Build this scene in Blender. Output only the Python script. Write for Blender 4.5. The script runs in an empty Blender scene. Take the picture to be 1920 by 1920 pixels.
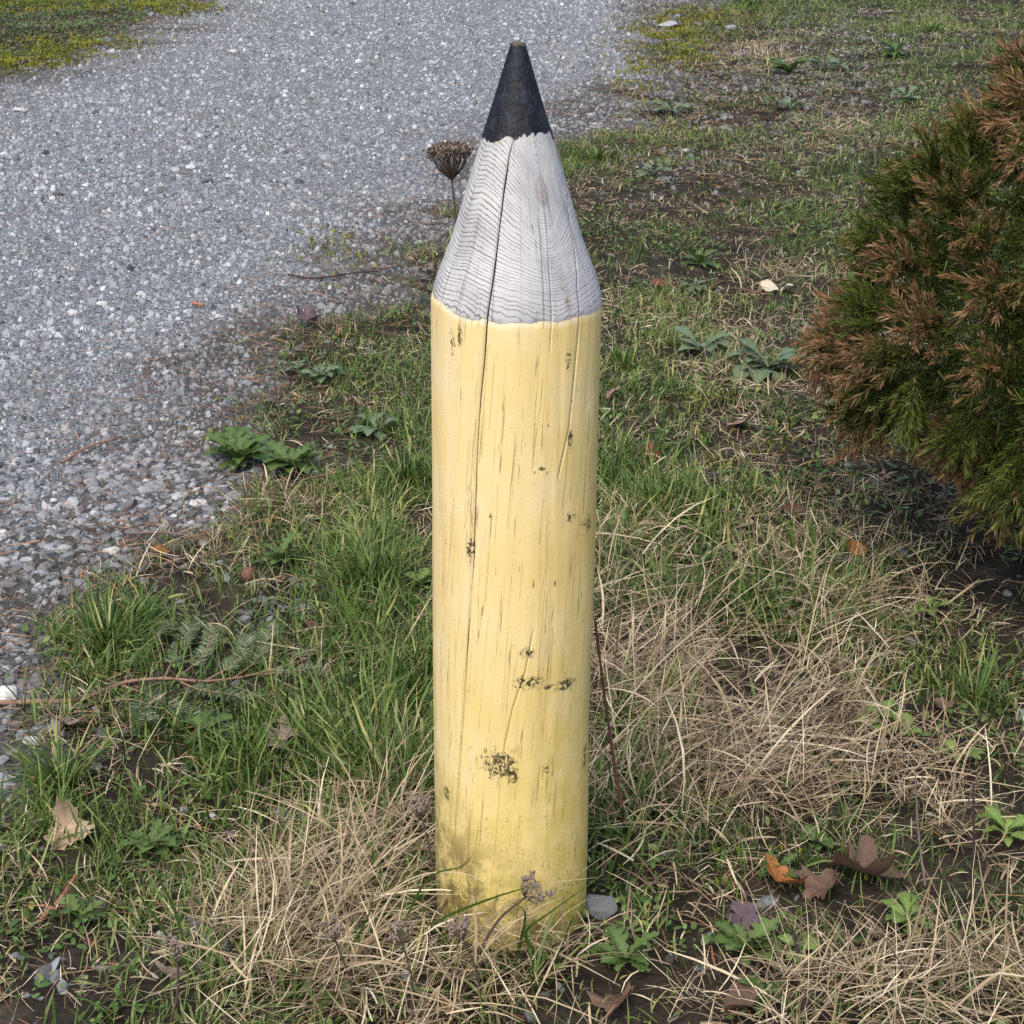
import bpy, math, random
import numpy as np
from mathutils import Vector, Matrix

R = math.radians
SC = bpy.context.scene
COL = SC.collection

# ------------------------------------------------------------------ camera
CAM_Y, CAM_H, PITCH, FPX = -2.30, 1.545, R(21.7), 3420.0      # FPX: focal length in photograph pixels (1920 wide)
cam_d = bpy.data.cameras.new('camera')
cam_d.sensor_width = 36.0
cam_d.lens = FPX / 1920.0 * 36.0
cam_d.clip_start = 0.05
cam_d.clip_end = 2000.0
cam_d.dof.use_dof = True
cam_d.dof.focus_distance = 2.45
cam_d.dof.aperture_fstop = 45.0
cam = bpy.data.objects.new('camera', cam_d)
COL.objects.link(cam)
cam.location = (0, CAM_Y, CAM_H)
cam.rotation_euler = (math.pi / 2 - PITCH, 0, 0)
SC.camera = cam

# ------------------------------------------------------------------ light
SUN_EL, SUN_AZ = R(54), R(-158)        # azimuth clockwise from +Y: light comes from the left and in front of the post
w = bpy.data.worlds.new('World'); SC.world = w; w.use_nodes = True
wt = w.node_tree
bg = wt.nodes['Background']
sky = wt.nodes.new('ShaderNodeTexSky'); sky.sky_type = 'NISHITA'; sky.sun_disc = False
sky.sun_elevation = SUN_EL; sky.sun_rotation = SUN_AZ
sky.air_density = 1.0; sky.dust_density = 4.0; sky.ozone_density = 1.0
wt.links.new(sky.outputs[0], bg.inputs['Color']); bg.inputs['Strength'].default_value = 0.15
sd = bpy.data.lights.new('sun', 'SUN'); sd.energy = 1.3; sd.angle = R(60); sd.color = (1.0, 0.965, 0.91)
sun = bpy.data.objects.new('sun', sd); COL.objects.link(sun)
sdir = Vector((math.sin(SUN_AZ) * math.cos(SUN_EL), math.cos(SUN_AZ) * math.cos(SUN_EL), math.sin(SUN_EL)))
sun.rotation_euler = (-sdir).to_track_quat('-Z', 'Y').to_euler()
SC.view_settings.view_transform = 'Standard'
SC.view_settings.look = 'None'
SC.view_settings.gamma = 1.0
SC.view_settings.exposure = 0.62
SC.cycles.use_denoising = False
SC.cycles.max_bounces = 4
SC.cycles.diffuse_bounces = 2
SC.cycles.transmission_bounces = 2
SC.cycles.transparent_max_bounces = 4

rng = np.random.default_rng(7)
random.seed(7)

# ------------------------------------------------------------------ photograph pixel <-> place
CP, SP = math.cos(PITCH), math.sin(PITCH)
def ray(u, v):
    a, b = (u - 960) / FPX, -(v - 960) / FPX
    return np.array([a, CP + b * SP, -SP + b * CP])
def on_z(u, v, z=0.0):
    d = ray(u, v); t = (z - CAM_H) / d[2]
    return np.array([d[0] * t, CAM_Y + d[1] * t, z])
def on_y(u, v, y):
    d = ray(u, v); t = (y - CAM_Y) / d[1]
    return np.array([d[0] * t, y, CAM_H + d[2] * t])
def pix(x, y, z=0.0):
    X, Y, Z = x, y - CAM_Y, z - CAM_H
    dep = np.maximum(Y * CP - Z * SP, 0.05)
    return 960 + FPX * X / dep, 960 - FPX * (Y * SP + Z * CP) / dep

def hash2(ix, iy, s):
    n = (ix.astype(np.int64) * 374761393 + iy.astype(np.int64) * 668265263 + s * 974711) & 0x7fffffff
    n = ((n ^ (n >> 13)) * 1274126177) & 0x7fffffff
    return ((n ^ (n >> 16)) & 0xffff) / 65535.0
def noise2(x, y, f, s=0):
    x = np.asarray(x, float) * f + 100.3; y = np.asarray(y, float) * f + 77.7
    ix, iy = np.floor(x), np.floor(y); fx, fy = x - ix, y - iy
    fx = fx * fx * (3 - 2 * fx); fy = fy * fy * (3 - 2 * fy)
    a, b = hash2(ix, iy, s), hash2(ix + 1, iy, s); c, d = hash2(ix, iy + 1, s), hash2(ix + 1, iy + 1, s)
    return (a * (1 - fx) + b * fx) * (1 - fy) + (c * (1 - fx) + d * fx) * fy
def sstep(a, b, x):
    t = np.clip((x - a) / (b - a), 0, 1); return t * t * (3 - 2 * t)

GPOLY_PX = [(-900, 1600), (-100, 1500), (30, 1420), (75, 1330), (100, 1250), (70, 1200), (120, 1130), (180, 1060), (260, 1010),
            (330, 960), (400, 930), (400, 870), (480, 830), (420, 770), (470, 720), (480, 670), (560, 630), (640, 590),
            (690, 540), (760, 480), (830, 420), (900, 370), (960, 330), (1040, 260), (1150, 215), (1240, 140), (1270, 60),
            (1300, 0), (1330, -60), (1380, -160), (1500, -250), (300, -250), (430, -60), (380, 0), (300, 40), (180, 90), (60, 125),
            (-100, 170), (-900, 420)]
GPOLY = np.array([on_z(u, v)[:2] for u, v in GPOLY_PX])
def gravel_sd(x, y):
    """metres inside (+) or outside (-) the wobbly edge of the drive"""
    x = np.asarray(x, float); y = np.asarray(y, float)
    sc = 0.35 + 0.05 * np.maximum(y, 0)
    px = x + (noise2(x, y, 3.0, 1) - .5) * sc * .6 + (noise2(x, y, 9, 2) - .5) * sc * .35
    py = y + (noise2(x, y, 3.0, 3) - .5) * sc + (noise2(x, y, 9, 4) - .5) * sc * .5
    inside = np.zeros(px.shape, bool); dist = np.full(px.shape, 1e9)
    n = len(GPOLY)
    for i in range(n):
        (x0, y0), (x1, y1) = GPOLY[i], GPOLY[(i + 1) % n]
        c = ((y0 > py) != (y1 > py))
        with np.errstate(divide='ignore', invalid='ignore'):
            xi = (x1 - x0) * (py - y0) / (y1 - y0) + x0
        inside ^= c & (px < xi)
        dx, dy = x1 - x0, y1 - y0
        t = np.clip(((px - x0) * dx + (py - y0) * dy) / (dx * dx + dy * dy), 0, 1)
        dist = np.minimum(dist, np.hypot(px - x0 - t * dx, py - y0 - t * dy))
    return np.where(inside, dist, -dist)
def gravel_mask(x, y):
    """0 in the grass .. 1 on the drive"""
    return sstep(-.2, .2, gravel_sd(x, y))
def h_raw(x, y, g=None):
    if g is None: g = gravel_mask(x, y)
    return .05 * (noise2(x, y, .55, 11) - .5) + .022 * (noise2(x, y, 2.1, 12) - .5) * (1.3 - g) + .02 * (noise2(x, y, 5.5, 13) - .5) * (1.05 - g) - .018 * g
H0 = float(h_raw(np.zeros(1), np.zeros(1))[0])
def height(x, y, g=None):
    near = np.exp(-(np.asarray(x, float) ** 2 + np.asarray(y, float) ** 2) / .09)
    return (h_raw(x, y, g) - H0) * (1 - near)
def ground_pt(u, v):
    p = on_z(u, v)
    for _ in range(3):
        p = on_z(u, v, float(height(p[0:1], p[1:2])[0]))
    return Vector(p)

# ------------------------------------------------------------------ mesh helpers
def mesh(name, V, F, mats, fmat=None, attrs=None, smooth=False):
    """V (n,3); F (m,k) array of equal faces or a list of such arrays"""
    Fs = F if isinstance(F, list) else [F]
    Fs = [np.asarray(f, np.int32) for f in Fs if len(f)]
    me = bpy.data.meshes.new(name)
    V = np.asarray(V, np.float32)
    me.vertices.add(len(V)); me.vertices.foreach_set('co', V.ravel())
    tot = np.concatenate([np.full(len(f), f.shape[1], np.int32) for f in Fs])
    idx = np.concatenate([f.ravel() for f in Fs])
    me.loops.add(len(idx)); me.loops.foreach_set('vertex_index', idx)
    me.polygons.add(len(tot))
    st = np.zeros(len(tot), np.int32); st[1:] = np.cumsum(tot)[:-1]
    me.polygons.foreach_set('loop_start', st)
    for m in mats: me.materials.append(m)
    if fmat is not None: me.polygons.foreach_set('material_index', np.asarray(fmat, np.int32))
    me.polygons.foreach_set('use_smooth', np.full(len(tot), smooth, bool))
    for k, a in (attrs or {}).items():
        a = np.asarray(a, np.float32)
        if a.ndim == 1:
            at = me.attributes.new(k, 'FLOAT', 'POINT'); at.data.foreach_set('value', a)
        else:
            at = me.attributes.new(k, 'FLOAT_VECTOR', 'POINT'); at.data.foreach_set('vector', a.ravel())
    me.update(calc_edges=True)
    return me
def link(name, me, parent=None, **kw):
    o = bpy.data.objects.new(name, me); COL.objects.link(o)
    if parent: o.parent = parent
    for k, v in kw.items(): o[k] = v
    return o
def empty(name, loc, label, cat, group=None, rz=0.0):
    o = bpy.data.objects.new(name, None); COL.objects.link(o)
    o.empty_display_size = .05
    o.location = loc; o.rotation_euler = (0, 0, rz)
    o['label'] = label; o['category'] = cat
    if group: o['group'] = group
    return o
def unit(v): return v / np.maximum(np.linalg.norm(v, axis=-1, keepdims=True), 1e-9)
def tube(P, rad, n=6, cap=True):
    P = np.asarray(P, float); k = len(P); rad = np.broadcast_to(np.asarray(rad, float), (k,))
    T = unit(np.gradient(P, axis=0)); ref = np.array([0, 0, 1.0]) if abs(T[:, 2]).mean() < .85 else np.array([1.0, 0, 0])
    A = unit(np.cross(T, ref)); B = np.cross(T, A)
    th = np.linspace(0, 2 * math.pi, n, endpoint=False)
    V = (P[:, None] + rad[:, None, None] * (np.cos(th)[None, :, None] * A[:, None] + np.sin(th)[None, :, None] * B[:, None])).reshape(-1, 3)
    i = np.arange(k - 1)[:, None] * n; j = np.arange(n)[None]; j2 = (j + 1) % n
    F = np.stack([i + j, i + j2, i + n + j2, i + n + j], -1).reshape(-1, 4)
    return V, F
def smooth_line(P, n):
    P = np.asarray(P, float); k = len(P)
    Q = np.vstack([2 * P[0] - P[1], P, 2 * P[-1] - P[-2]]); out = []
    for t in np.linspace(0, k - 1 - 1e-6, n):
        i = int(t); f = t - i; a, b, c, d = Q[i:i + 4]
        out.append(.5 * (2 * b + (c - a) * f + (2 * a - 5 * b + 4 * c - d) * f * f + (3 * b - a - 3 * c + d) * f ** 3))
    return np.array(out)
class Acc:
    """collects pieces of one mesh"""
    def __init__(s): s.V = []; s.F = {}; s.n = 0; s.A = {}
    def add(s, V, F, mi=0, **attrs):
        V = np.asarray(V, float); F = np.asarray(F)
        s.F.setdefault((F.shape[1], mi), []).append(F + s.n); s.V.append(V); s.n += len(V)
        for k, a in attrs.items(): s.A.setdefault(k, []).append(np.broadcast_to(np.asarray(a, float), (len(V),)))
    def mesh(s, name, mats, smooth=False):
        Fs, fm = [], []
        for (k, mi), l in s.F.items():
            f = np.concatenate(l); Fs.append(f); fm.append(np.full(len(f), mi))
        return mesh(name, np.concatenate(s.V), Fs, mats, np.concatenate(fm), {k: np.concatenate(a) for k, a in s.A.items()}, smooth)

# ------------------------------------------------------------------ node helpers
class NT:
    def __init__(s, name):
        s.mat = bpy.data.materials.new(name); s.mat.use_nodes = True; s.t = s.mat.node_tree
        s.t.nodes.clear(); s.out = s.t.nodes.new('ShaderNodeOutputMaterial')
    def _in(s, sock, v):
        if v is None: return
        if isinstance(v, bpy.types.NodeSocket): s.t.links.new(v, sock)
        else: sock.default_value = v
    def m(s, op, a, b=None, c=None, clamp=False):
        n = s.t.nodes.new('ShaderNodeMath'); n.operation = op; n.use_clamp = clamp
        for i, v in enumerate((a, b, c)): s._in(n.inputs[i], v)
        return n.outputs[0]
    def step(s, a, b, x):
        n = s.t.nodes.new('ShaderNodeMapRange'); n.interpolation_type = 'SMOOTHSTEP'
        s._in(n.inputs['Value'], x); n.inputs['From Min'].default_value = a; n.inputs['From Max'].default_value = b
        return n.outputs[0]
    def mix(s, f, a, b, blend='MIX'):
        n = s.t.nodes.new('ShaderNodeMix'); n.data_type = 'RGBA'; n.blend_type = blend
        s._in(n.inputs[0], f); s._in(n.inputs[6], s.c(a)); s._in(n.inputs[7], s.c(b)); return n.outputs[2]
    def c(s, v): return (*v, 1.0) if isinstance(v, tuple) and len(v) == 3 else v
    def attr(s, name, vec=False):
        n = s.t.nodes.new('ShaderNodeAttribute'); n.attribute_name = name
        return n.outputs['Vector'] if vec else n.outputs['Fac']
    def obj(s): return s.t.nodes.new('ShaderNodeTexCoord').outputs['Object']
    def pos(s): return s.t.nodes.new('ShaderNodeNewGeometry').outputs['Position']
    def orand(s): return s.t.nodes.new('ShaderNodeObjectInfo').outputs['Random']
    def sep(s, v):
        n = s.t.nodes.new('ShaderNodeSeparateXYZ'); s._in(n.inputs[0], v); return n.outputs
    def comb(s, x=0., y=0., z=0.):
        n = s.t.nodes.new('ShaderNodeCombineXYZ')
        for i, v in enumerate((x, y, z)): s._in(n.inputs[i], v)
        return n.outputs[0]
    def noise(s, vec, scale, detail=3., rough=.55, dist=0.):
        n = s.t.nodes.new('ShaderNodeTexNoise'); s._in(n.inputs['Vector'], vec)
        n.inputs['Scale'].default_value = scale; n.inputs['Detail'].default_value = detail
        n.inputs['Roughness'].default_value = rough; n.inputs['Distortion'].default_value = dist
        return n.outputs['Fac']
    def vor(s, vec, scale, feature='F1', out='Distance'):
        n = s.t.nodes.new('ShaderNodeTexVoronoi'); n.feature = feature; s._in(n.inputs['Vector'], vec)
        n.inputs['Scale'].default_value = scale; return n.outputs[out]
    def ramp(s, f, stops):
        n = s.t.nodes.new('ShaderNodeValToRGB'); s._in(n.inputs[0], f); el = n.color_ramp.elements
        while len(el) < len(stops): el.new(.5)
        for e, (p, c) in zip(el, stops): e.position = p; e.color = (*c, 1)
        return n.outputs[0]
    def bump(s, h, strength=.5, dist=.002, normal=None):
        n = s.t.nodes.new('ShaderNodeBump'); n.inputs['Strength'].default_value = strength; n.inputs['Distance'].default_value = dist
        s._in(n.inputs['Height'], h); s._in(n.inputs['Normal'], normal); return n.outputs[0]
    def bsdf(s, col, rough=.7, normal=None, spec=.3):
        n = s.t.nodes.new('ShaderNodeBsdfPrincipled'); s._in(n.inputs['Base Color'], s.c(col)); s._in(n.inputs['Roughness'], rough)
        s._in(n.inputs['Normal'], normal); s._in(n.inputs['Specular IOR Level'], spec); return n.outputs[0]
    def done(s, sh):
        s.t.links.new(sh, s.out.inputs[0]); return s.mat
    def leafy(s, col, trans=.3, rough=.5, spec=.3, normal=None):
        a = s.bsdf(col, rough, normal, spec)
        b = s.t.nodes.new('ShaderNodeBsdfTranslucent'); s._in(b.inputs[0], s.c(col))
        mx = s.t.nodes.new('ShaderNodeMixShader'); mx.inputs[0].default_value = trans
        s.t.links.new(a, mx.inputs[1]); s.t.links.new(b.outputs[0], mx.inputs[2]); return s.done(mx.outputs[0])

M = {}
def mat_ground():
    n = NT('soil'); p = n.pos()
    a = n.noise(p, 9, 5); b = n.noise(p, 60, 4); v = n.vor(p, 90)
    col = n.ramp(a, [(.3, (.015, .012, .009)), (.55, (.036, .029, .022)), (.75, (.085, .07, .053))])
    col = n.mix(n.m('MULTIPLY', n.step(.62, .8, n.noise(p, 14, 3)), .6), col, (.035, .045, .012))
    hgt = n.m('ADD', n.m('MULTIPLY', b, .7), n.m('MULTIPLY', v, -.6))
    return n.done(n.bsdf(col, .95, n.bump(hgt, .9, .008), .1))
def mat_drive():
    n = NT('gravel_bed'); p = n.pos()
    cell = n.vor(p, 170, 'F1', 'Color'); d = n.vor(p, 170)
    cell2 = n.vor(p, 85, 'F1', 'Color'); d2 = n.vor(p, 85)
    g = n.sep(cell)[0]; g2 = n.sep(cell2)[1]
    col = n.ramp(g, [(.0, (.06, .065, .068)), (.5, (.16, .175, .19)), (.85, (.28, .30, .32)), (1., (.42, .44, .46))])
    c2 = n.ramp(g2, [(.0, (.08, .085, .088)), (.6, (.2, .21, .22)), (1., (.4, .41, .42))])
    col = n.mix(n.step(.45, .6, n.noise(p, 30, 2)), col, c2)
    grime = n.step(.45, .75, n.noise(p, 3.2, 5)); col = n.mix(n.m('MULTIPLY', grime, .35), col, (.10, .095, .085))
    edge = n.m('MULTIPLY', n.step(.8, .15, n.m('ADD', n.attr('edge'), n.m('MULTIPLY', n.m('SUBTRACT', n.noise(p, 11, 4), .5), .7))), .85)
    col = n.mix(edge, col, n.ramp(n.noise(p, 40, 4), [(.35, (.03, .026, .02)), (.7, (.10, .092, .078))]))
    hgt = n.m('ADD', n.m('MULTIPLY', d, -.7), n.m('MULTIPLY', d2, -.6))
    return n.done(n.bsdf(col, .85, n.bump(hgt, .9, .009), .25))
def mat_stone(name='crushed_stone', lo=.0, hi=1.):
    n = NT(name); p = n.pos(); t = n.attr('tint')
    col = n.ramp(t, [(0, (.035, .04, .045)), (.25, (.125, .138, .150)), (.55, (.262, .282, .302)), (.8, (.42, .44, .46)), (.95, (.56, .58, .60)), (1., (.66, .65, .61))])
    col = n.mix(n.m('MULTIPLY', n.step(.5, .7, n.noise(p, 130, 3)), .35), col, (.10, .105, .10))
    col = n.mix(n.m('MULTIPLY', n.step(.55, .8, n.noise(p, 2.6, 4)), .3), col, (.12, .11, .085))
    col = n.mix(n.m('MULTIPLY', n.attr('dirt'), n.m('MULTIPLY', n.noise(p, 70, 3), .7)), col, (.09, .075, .055))
    return n.done(n.bsdf(col, .78, n.bump(n.noise(p, 320, 3), .5, .002), .3))
def mat_rock():
    n = NT('rock'); p = n.obj(); r = n.attr('tint')
    col = n.ramp(r, [(0, (.05, .055, .06)), (.5, (.26, .275, .285)), (1., (.62, .61, .58))])
    col = n.mix(n.m('MULTIPLY', n.step(.48, .7, n.noise(p, 60, 5)), .55), col, (.13, .13, .12))
    col = n.mix(n.m('MULTIPLY', n.step(.66, .72, n.noise(p, 190, 2)), .6), col, (.04, .04, .04))
    return n.done(n.bsdf(col, .85, n.bump(n.noise(p, 110, 5), .8, .004), .25))
def mat_blade(name, stops, trans=.3, rough=.45, tipcol=None, basecol=None, spec=.35):
    n = NT(name); t = n.attr('tint'); s = n.attr('along')
    col = n.ramp(t, stops)
    if tipcol: col = n.mix(n.m('MULTIPLY', n.step(.8, 1., s), .6), col, tipcol)
    if basecol: col = n.mix(n.m('MULTIPLY', n.step(.3, .0, s), .5), col, basecol)
    return n.leafy(col, trans, rough, spec)
M['soil'] = mat_ground(); M['drive'] = mat_drive(); M['stone'] = mat_stone(); M['rock'] = mat_rock()
M['grass'] = mat_blade('green_grass', [(0, (.026, .058, .010)), (.3, (.060, .122, .018)), (.6, (.125, .205, .042)), (.85, (.23, .30, .09)), (1., (.40, .38, .13))], tipcol=(.30, .27, .12), basecol=(.12, .12, .05))
M['straw'] = mat_blade('dry_grass', [(0, (.09, .055, .035)), (.3, (.30, .215, .13)), (.7, (.55, .44, .275)), (1., (.76, .66, .47))], trans=.2, rough=.55)
M['cover'] = mat_blade('ground_cover', [(0, (.045, .09, .02)), (.5, (.10, .175, .042)), (.85, (.18, .26, .075)), (1., (.27, .32, .05))], trans=.25)
M['moss'] = mat_blade('moss', [(0, (.055, .062, .012)), (.5, (.16, .175, .022)), (1., (.30, .295, .04))], trans=.2, rough=.8, spec=.1)
M['needle'] = mat_blade('fallen_needle', [(0, (.05, .03, .02)), (.4, (.15, .075, .04)), (.7, (.27, .12, .05)), (1., (.42, .26, .15))], trans=.05, rough=.6)

# ------------------------------------------------------------------ ground and drive
def axis(lo, hi, step, far, k=1.35):
    a = list(np.arange(lo, hi + 1e-6, step)); s = step
    x = hi
    while x < far: s *= k; x += s; a.append(x)
    s = step; x = lo
    while x > -far: s *= k; x -= s; a.insert(0, x)
    return np.array(a)
def grid(xs, ys):
    X, Y = np.meshgrid(xs, ys); nx, ny = len(xs), len(ys)
    i = np.arange(ny - 1)[:, None] * nx + np.arange(nx - 1)[None]
    return X.ravel(), Y.ravel(), np.stack([i, i + 1, i + nx + 1, i + nx], -1).reshape(-1, 4)
xs, ys = axis(-3.2, 3.4, .07, 900), axis(-1.6, 14, .07, 900)
GX, GY, GF = grid(xs, ys)
gm = gravel_mask(GX, GY); gz = height(GX, GY, gm)
gsd = gravel_sd(GX, GY)
link('ground', mesh('ground', np.stack([GX, GY, gz], 1), GF, [M['soil']], smooth=True), kind='structure')
keep = (gm[GF].max(1) > .02)
used = np.unique(GF[keep]); remap = np.full(len(GX), -1); remap[used] = np.arange(len(used))
dz = gz[used] + .022 * (gm[used] - .18)
link('gravel_drive', mesh('gravel_drive', np.stack([GX[used], GY[used], dz], 1), remap[GF[keep]], [M['drive']], None, {'edge': sstep(-.15, .75, gsd[used])}, True), kind='structure')
def surf(x, y, g=None):
    if g is None: g = gravel_mask(x, y)
    return height(x, y, g) + np.maximum(0, .022 * (g - .18))

# ------------------------------------------------------------------ scatter helpers
def scatter(rho, dmax=16., d0=3.2, power=1.1, dmin=1.65, side=.42, margin=1.3):
    xs_, ys_ = [], []
    d = dmin
    while d < dmax:
        dd = .12 + .03 * d
        hw = .281 * d * margin + side
        r = rho * min(1., (d0 / d) ** power)
        n = rng.poisson(r * dd * 2 * hw)
        xs_.append(rng.uniform(-hw, hw, n)); ys_.append(rng.uniform(d, d + dd, n) + CAM_Y)
        d += dd
    return np.concatenate(xs_), np.concatenate(ys_)
def blobs(u, v, L):
    s = np.zeros(np.shape(u))
    for (a, b, ru, rv, wt_) in L: s = s + wt_ * np.exp(-((u - a) / ru) ** 2 - ((v - b) / rv) ** 2)
    return s
# where the plants grow, given by the photograph pixel of the ground there
STRAW = [(1340, 1260, 250, 190, 1.7), (1180, 1150, 90, 160, 1.3), (1170, 1560, 180, 150, .9), (1520, 1450, 300, 90, .9), (650, 1760, 190, 150, 2.0),
         (470, 1850, 170, 100, .8), (1750, 1880, 250, 110, 1.1), (1430, 1880, 220, 90, .7), (1450, 510, 80, 40, .6), (740, 1520, 90, 130, 1.0),
         (620, 960, 200, 50, .5), (330, 1050, 120, 40, .5), (1560, 230, 60, 35, .8), (1430, 110, 70, 30, .9), (1680, 1100, 150, 100, .7),
         (930, 1830, 170, 70, 1.3), (1850, 1550, 160, 160, .5), (1300, 800, 300, 260, .25), (1400, 690, 70, 25, .7), (600, 1200, 230, 130, .35), (300, 1370, 200, 120, .35), (200, 1650, 250, 120, .2)]
GREEN = [(200, 1190, 120, 75, .9), (110, 1460, 190, 110, 1.0), (730, 870, 100, 80, 1.0), (690, 1060, 90, 60, .7), (710, 1250, 120, 100, .5),
         (740, 1450, 90, 150, .5), (520, 1430, 220, 120, .6), (1260, 920, 170, 80, .6), (1500, 950, 160, 60, .6), (1120, 285, 75, 30, 1.4),
         (1460, 410, 140, 60, 1.0), (1300, 440, 200, 60, .6), (230, 1720, 240, 150, .45), (640, 690, 140, 45, .5), (1300, 700, 300, 170, .4),
         (1405, 8, 50, 14, 1.6), (1720, 50, 80, 30, 1.0), (1750, 240, 60, 40, .8), (420, 1700, 120, 120, .5), (1850, 1300, 90, 120, .4), (1350, 620, 250, 60, .5)]
BARE = [(1340, 180, 180, 95, .85), (1590, 190, 90, 40, .4), (1250, 330, 110, 40, .5), (520, 1560, 90, 40, .7), (350, 1750, 110, 60, .5), (100, 1870, 150, 60, .55), (1880, 1130, 110, 80, 1.1),
        (520, 1130, 90, 45, .5), (1190, 365, 110, 20, .5), (760, 520, 80, 60, .35), (1110, 1720, 40, 40, .6)]
TALL = [(200, 1190, 140, 80, 1.0), (110, 1460, 200, 120, .9), (730, 870, 110, 90, .9), (700, 1060, 110, 80, .8), (700, 1280, 150, 150, .65), (750, 1500, 140, 200, .8),
        (560, 1430, 200, 120, .6), (1300, 1100, 330, 260, .7), (1250, 930, 200, 80, .5), (1300, 1250, 260, 200, .5), (700, 1780, 260, 170, .7), (1405, 8, 60, 20, .5), (1160, 1500, 120, 200, .6)]
LEAVES = [  # u, v, size px, colour, lobes, curl, tilt, label
    (130, 1578, 42, 'tan', 3, 1.5, (.75, .3), 'tan curled dead leaf standing in the grass at lower left'),
    (1615, 1665, 74, 'brown', 5, 1.15, (.45, .1), 'big dark brown crumpled maple leaf at the lower right'),
    (1462, 1668, 46, 'orange', 0, 1.6, (.3, -.2), 'orange-brown curled dead leaf left of the big crumpled maple leaf'),
    (1545, 1680, 42, 'brown', 5, 1.3, (.2, .5), 'torn brown leaf touching the big crumpled maple leaf'),
    (1392, 1740, 34, 'purple', 5, .7, (.4, .3), 'purple-grey pointed leaf below the orange-brown curled leaf'),
    (1385, 1908, 50, 'brown', 0, .9, (.5, 0), 'dark brown leaf cut by the bottom edge of the picture'),
    (1155, 1898, 40, 'brown', 5, .9, (.3, .3), 'brown leaf near the bottom edge below the dandelion rosette'),
    (1386, 806, 25, 'pink', 5, .5, (.5, 0), 'pinkish lobed maple leaf lying open on the lawn'),
    (1150, 748, 20, 'pink', 0, .7, (.5, .2), 'reddish-brown leaf just right of the yellow shaft'),
    (1216, 862, 20, 'red', 5, .9, (.5, .2), 'dark red crumpled leaf in the grass right of the shaft'),
    (1442, 550, 18, 'cream', 0, .8, (.6, .3), 'cream leaf at the end of the reddish stick'),
    (1474, 552, 20, 'cream', 0, .6, (.5, -.3), 'cream leaf nearest the shrub, beside another pale leaf'),
    (1233, 541, 15, 'red', 0, .8, (.5, .1), 'small dark red leaf right of the pencil shoulder'),
    (530, 1404, 34, 'grey', 5, 1.5, (.5, .3), 'light brown leaf in the grass below the fir needles'),
    (132, 1370, 30, 'grey', 0, .9, (.3, .1), 'mauve-grey folded leaf on the gravel below the fir branch'),
    (315, 1852, 36, 'grey', 0, .8, (1.2, .1), 'grey-brown narrow leaf standing upright in the straw at bottom left'),
    (1482, 978, 26, 'brown', 0, 1.1, (.8, .2), 'narrow brown leaf in grass right of centre'),
    (1396, 998, 20, 'pink', 0, .6, (.3, .1), 'pale pink-brown leaf left of a narrow brown leaf'),
    (1336, 908, 24, 'purple', 0, .7, (.3, .4), 'purplish leaf in the grass below the pinkish maple leaf'),
    (575, 612, 24, 'purple', 5, 1.3, (.4, .3), 'dark curled leaf at the gravel edge left of the pencil shoulder'),
    (170, 1784, 13, 'red', 3, .5, (.3, .2), 'tiny red leaf on bare soil at lower left'),
    (302, 1047, 22, 'orange', 0, .9, (.3, .2), 'brown leaf lying behind the big grass tuft'),
    (218, 1118, 17, 'red', 0, 1.0, (.9, .2), 'brown leaf caught in the top of the big grass tuft'),
    (1757, 1337, 26, 'brown', 0, 1.4, (.2, .3), 'curled brown leaf below the shrub in the right-hand grass'),
    (1600, 1045, 22, 'orange', 0, 1.2, (.8, .4), 'rusty curled leaf in grass beneath the low shrub branches'),
    (582, 1190, 18, 'brown', 0, 1.1, (.5, .2), 'dark brown leaf above the fir needle tips'),
    (1230, 290, 14, 'brown', 5, .9, (.4, .2), 'small brown leaf behind the cone on bare soil'),
    (740, 985, 17, 'purple', 0, .9, (.4, .1), 'small dark leaf beside the grass tuft left of the shaft'),
]
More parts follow.
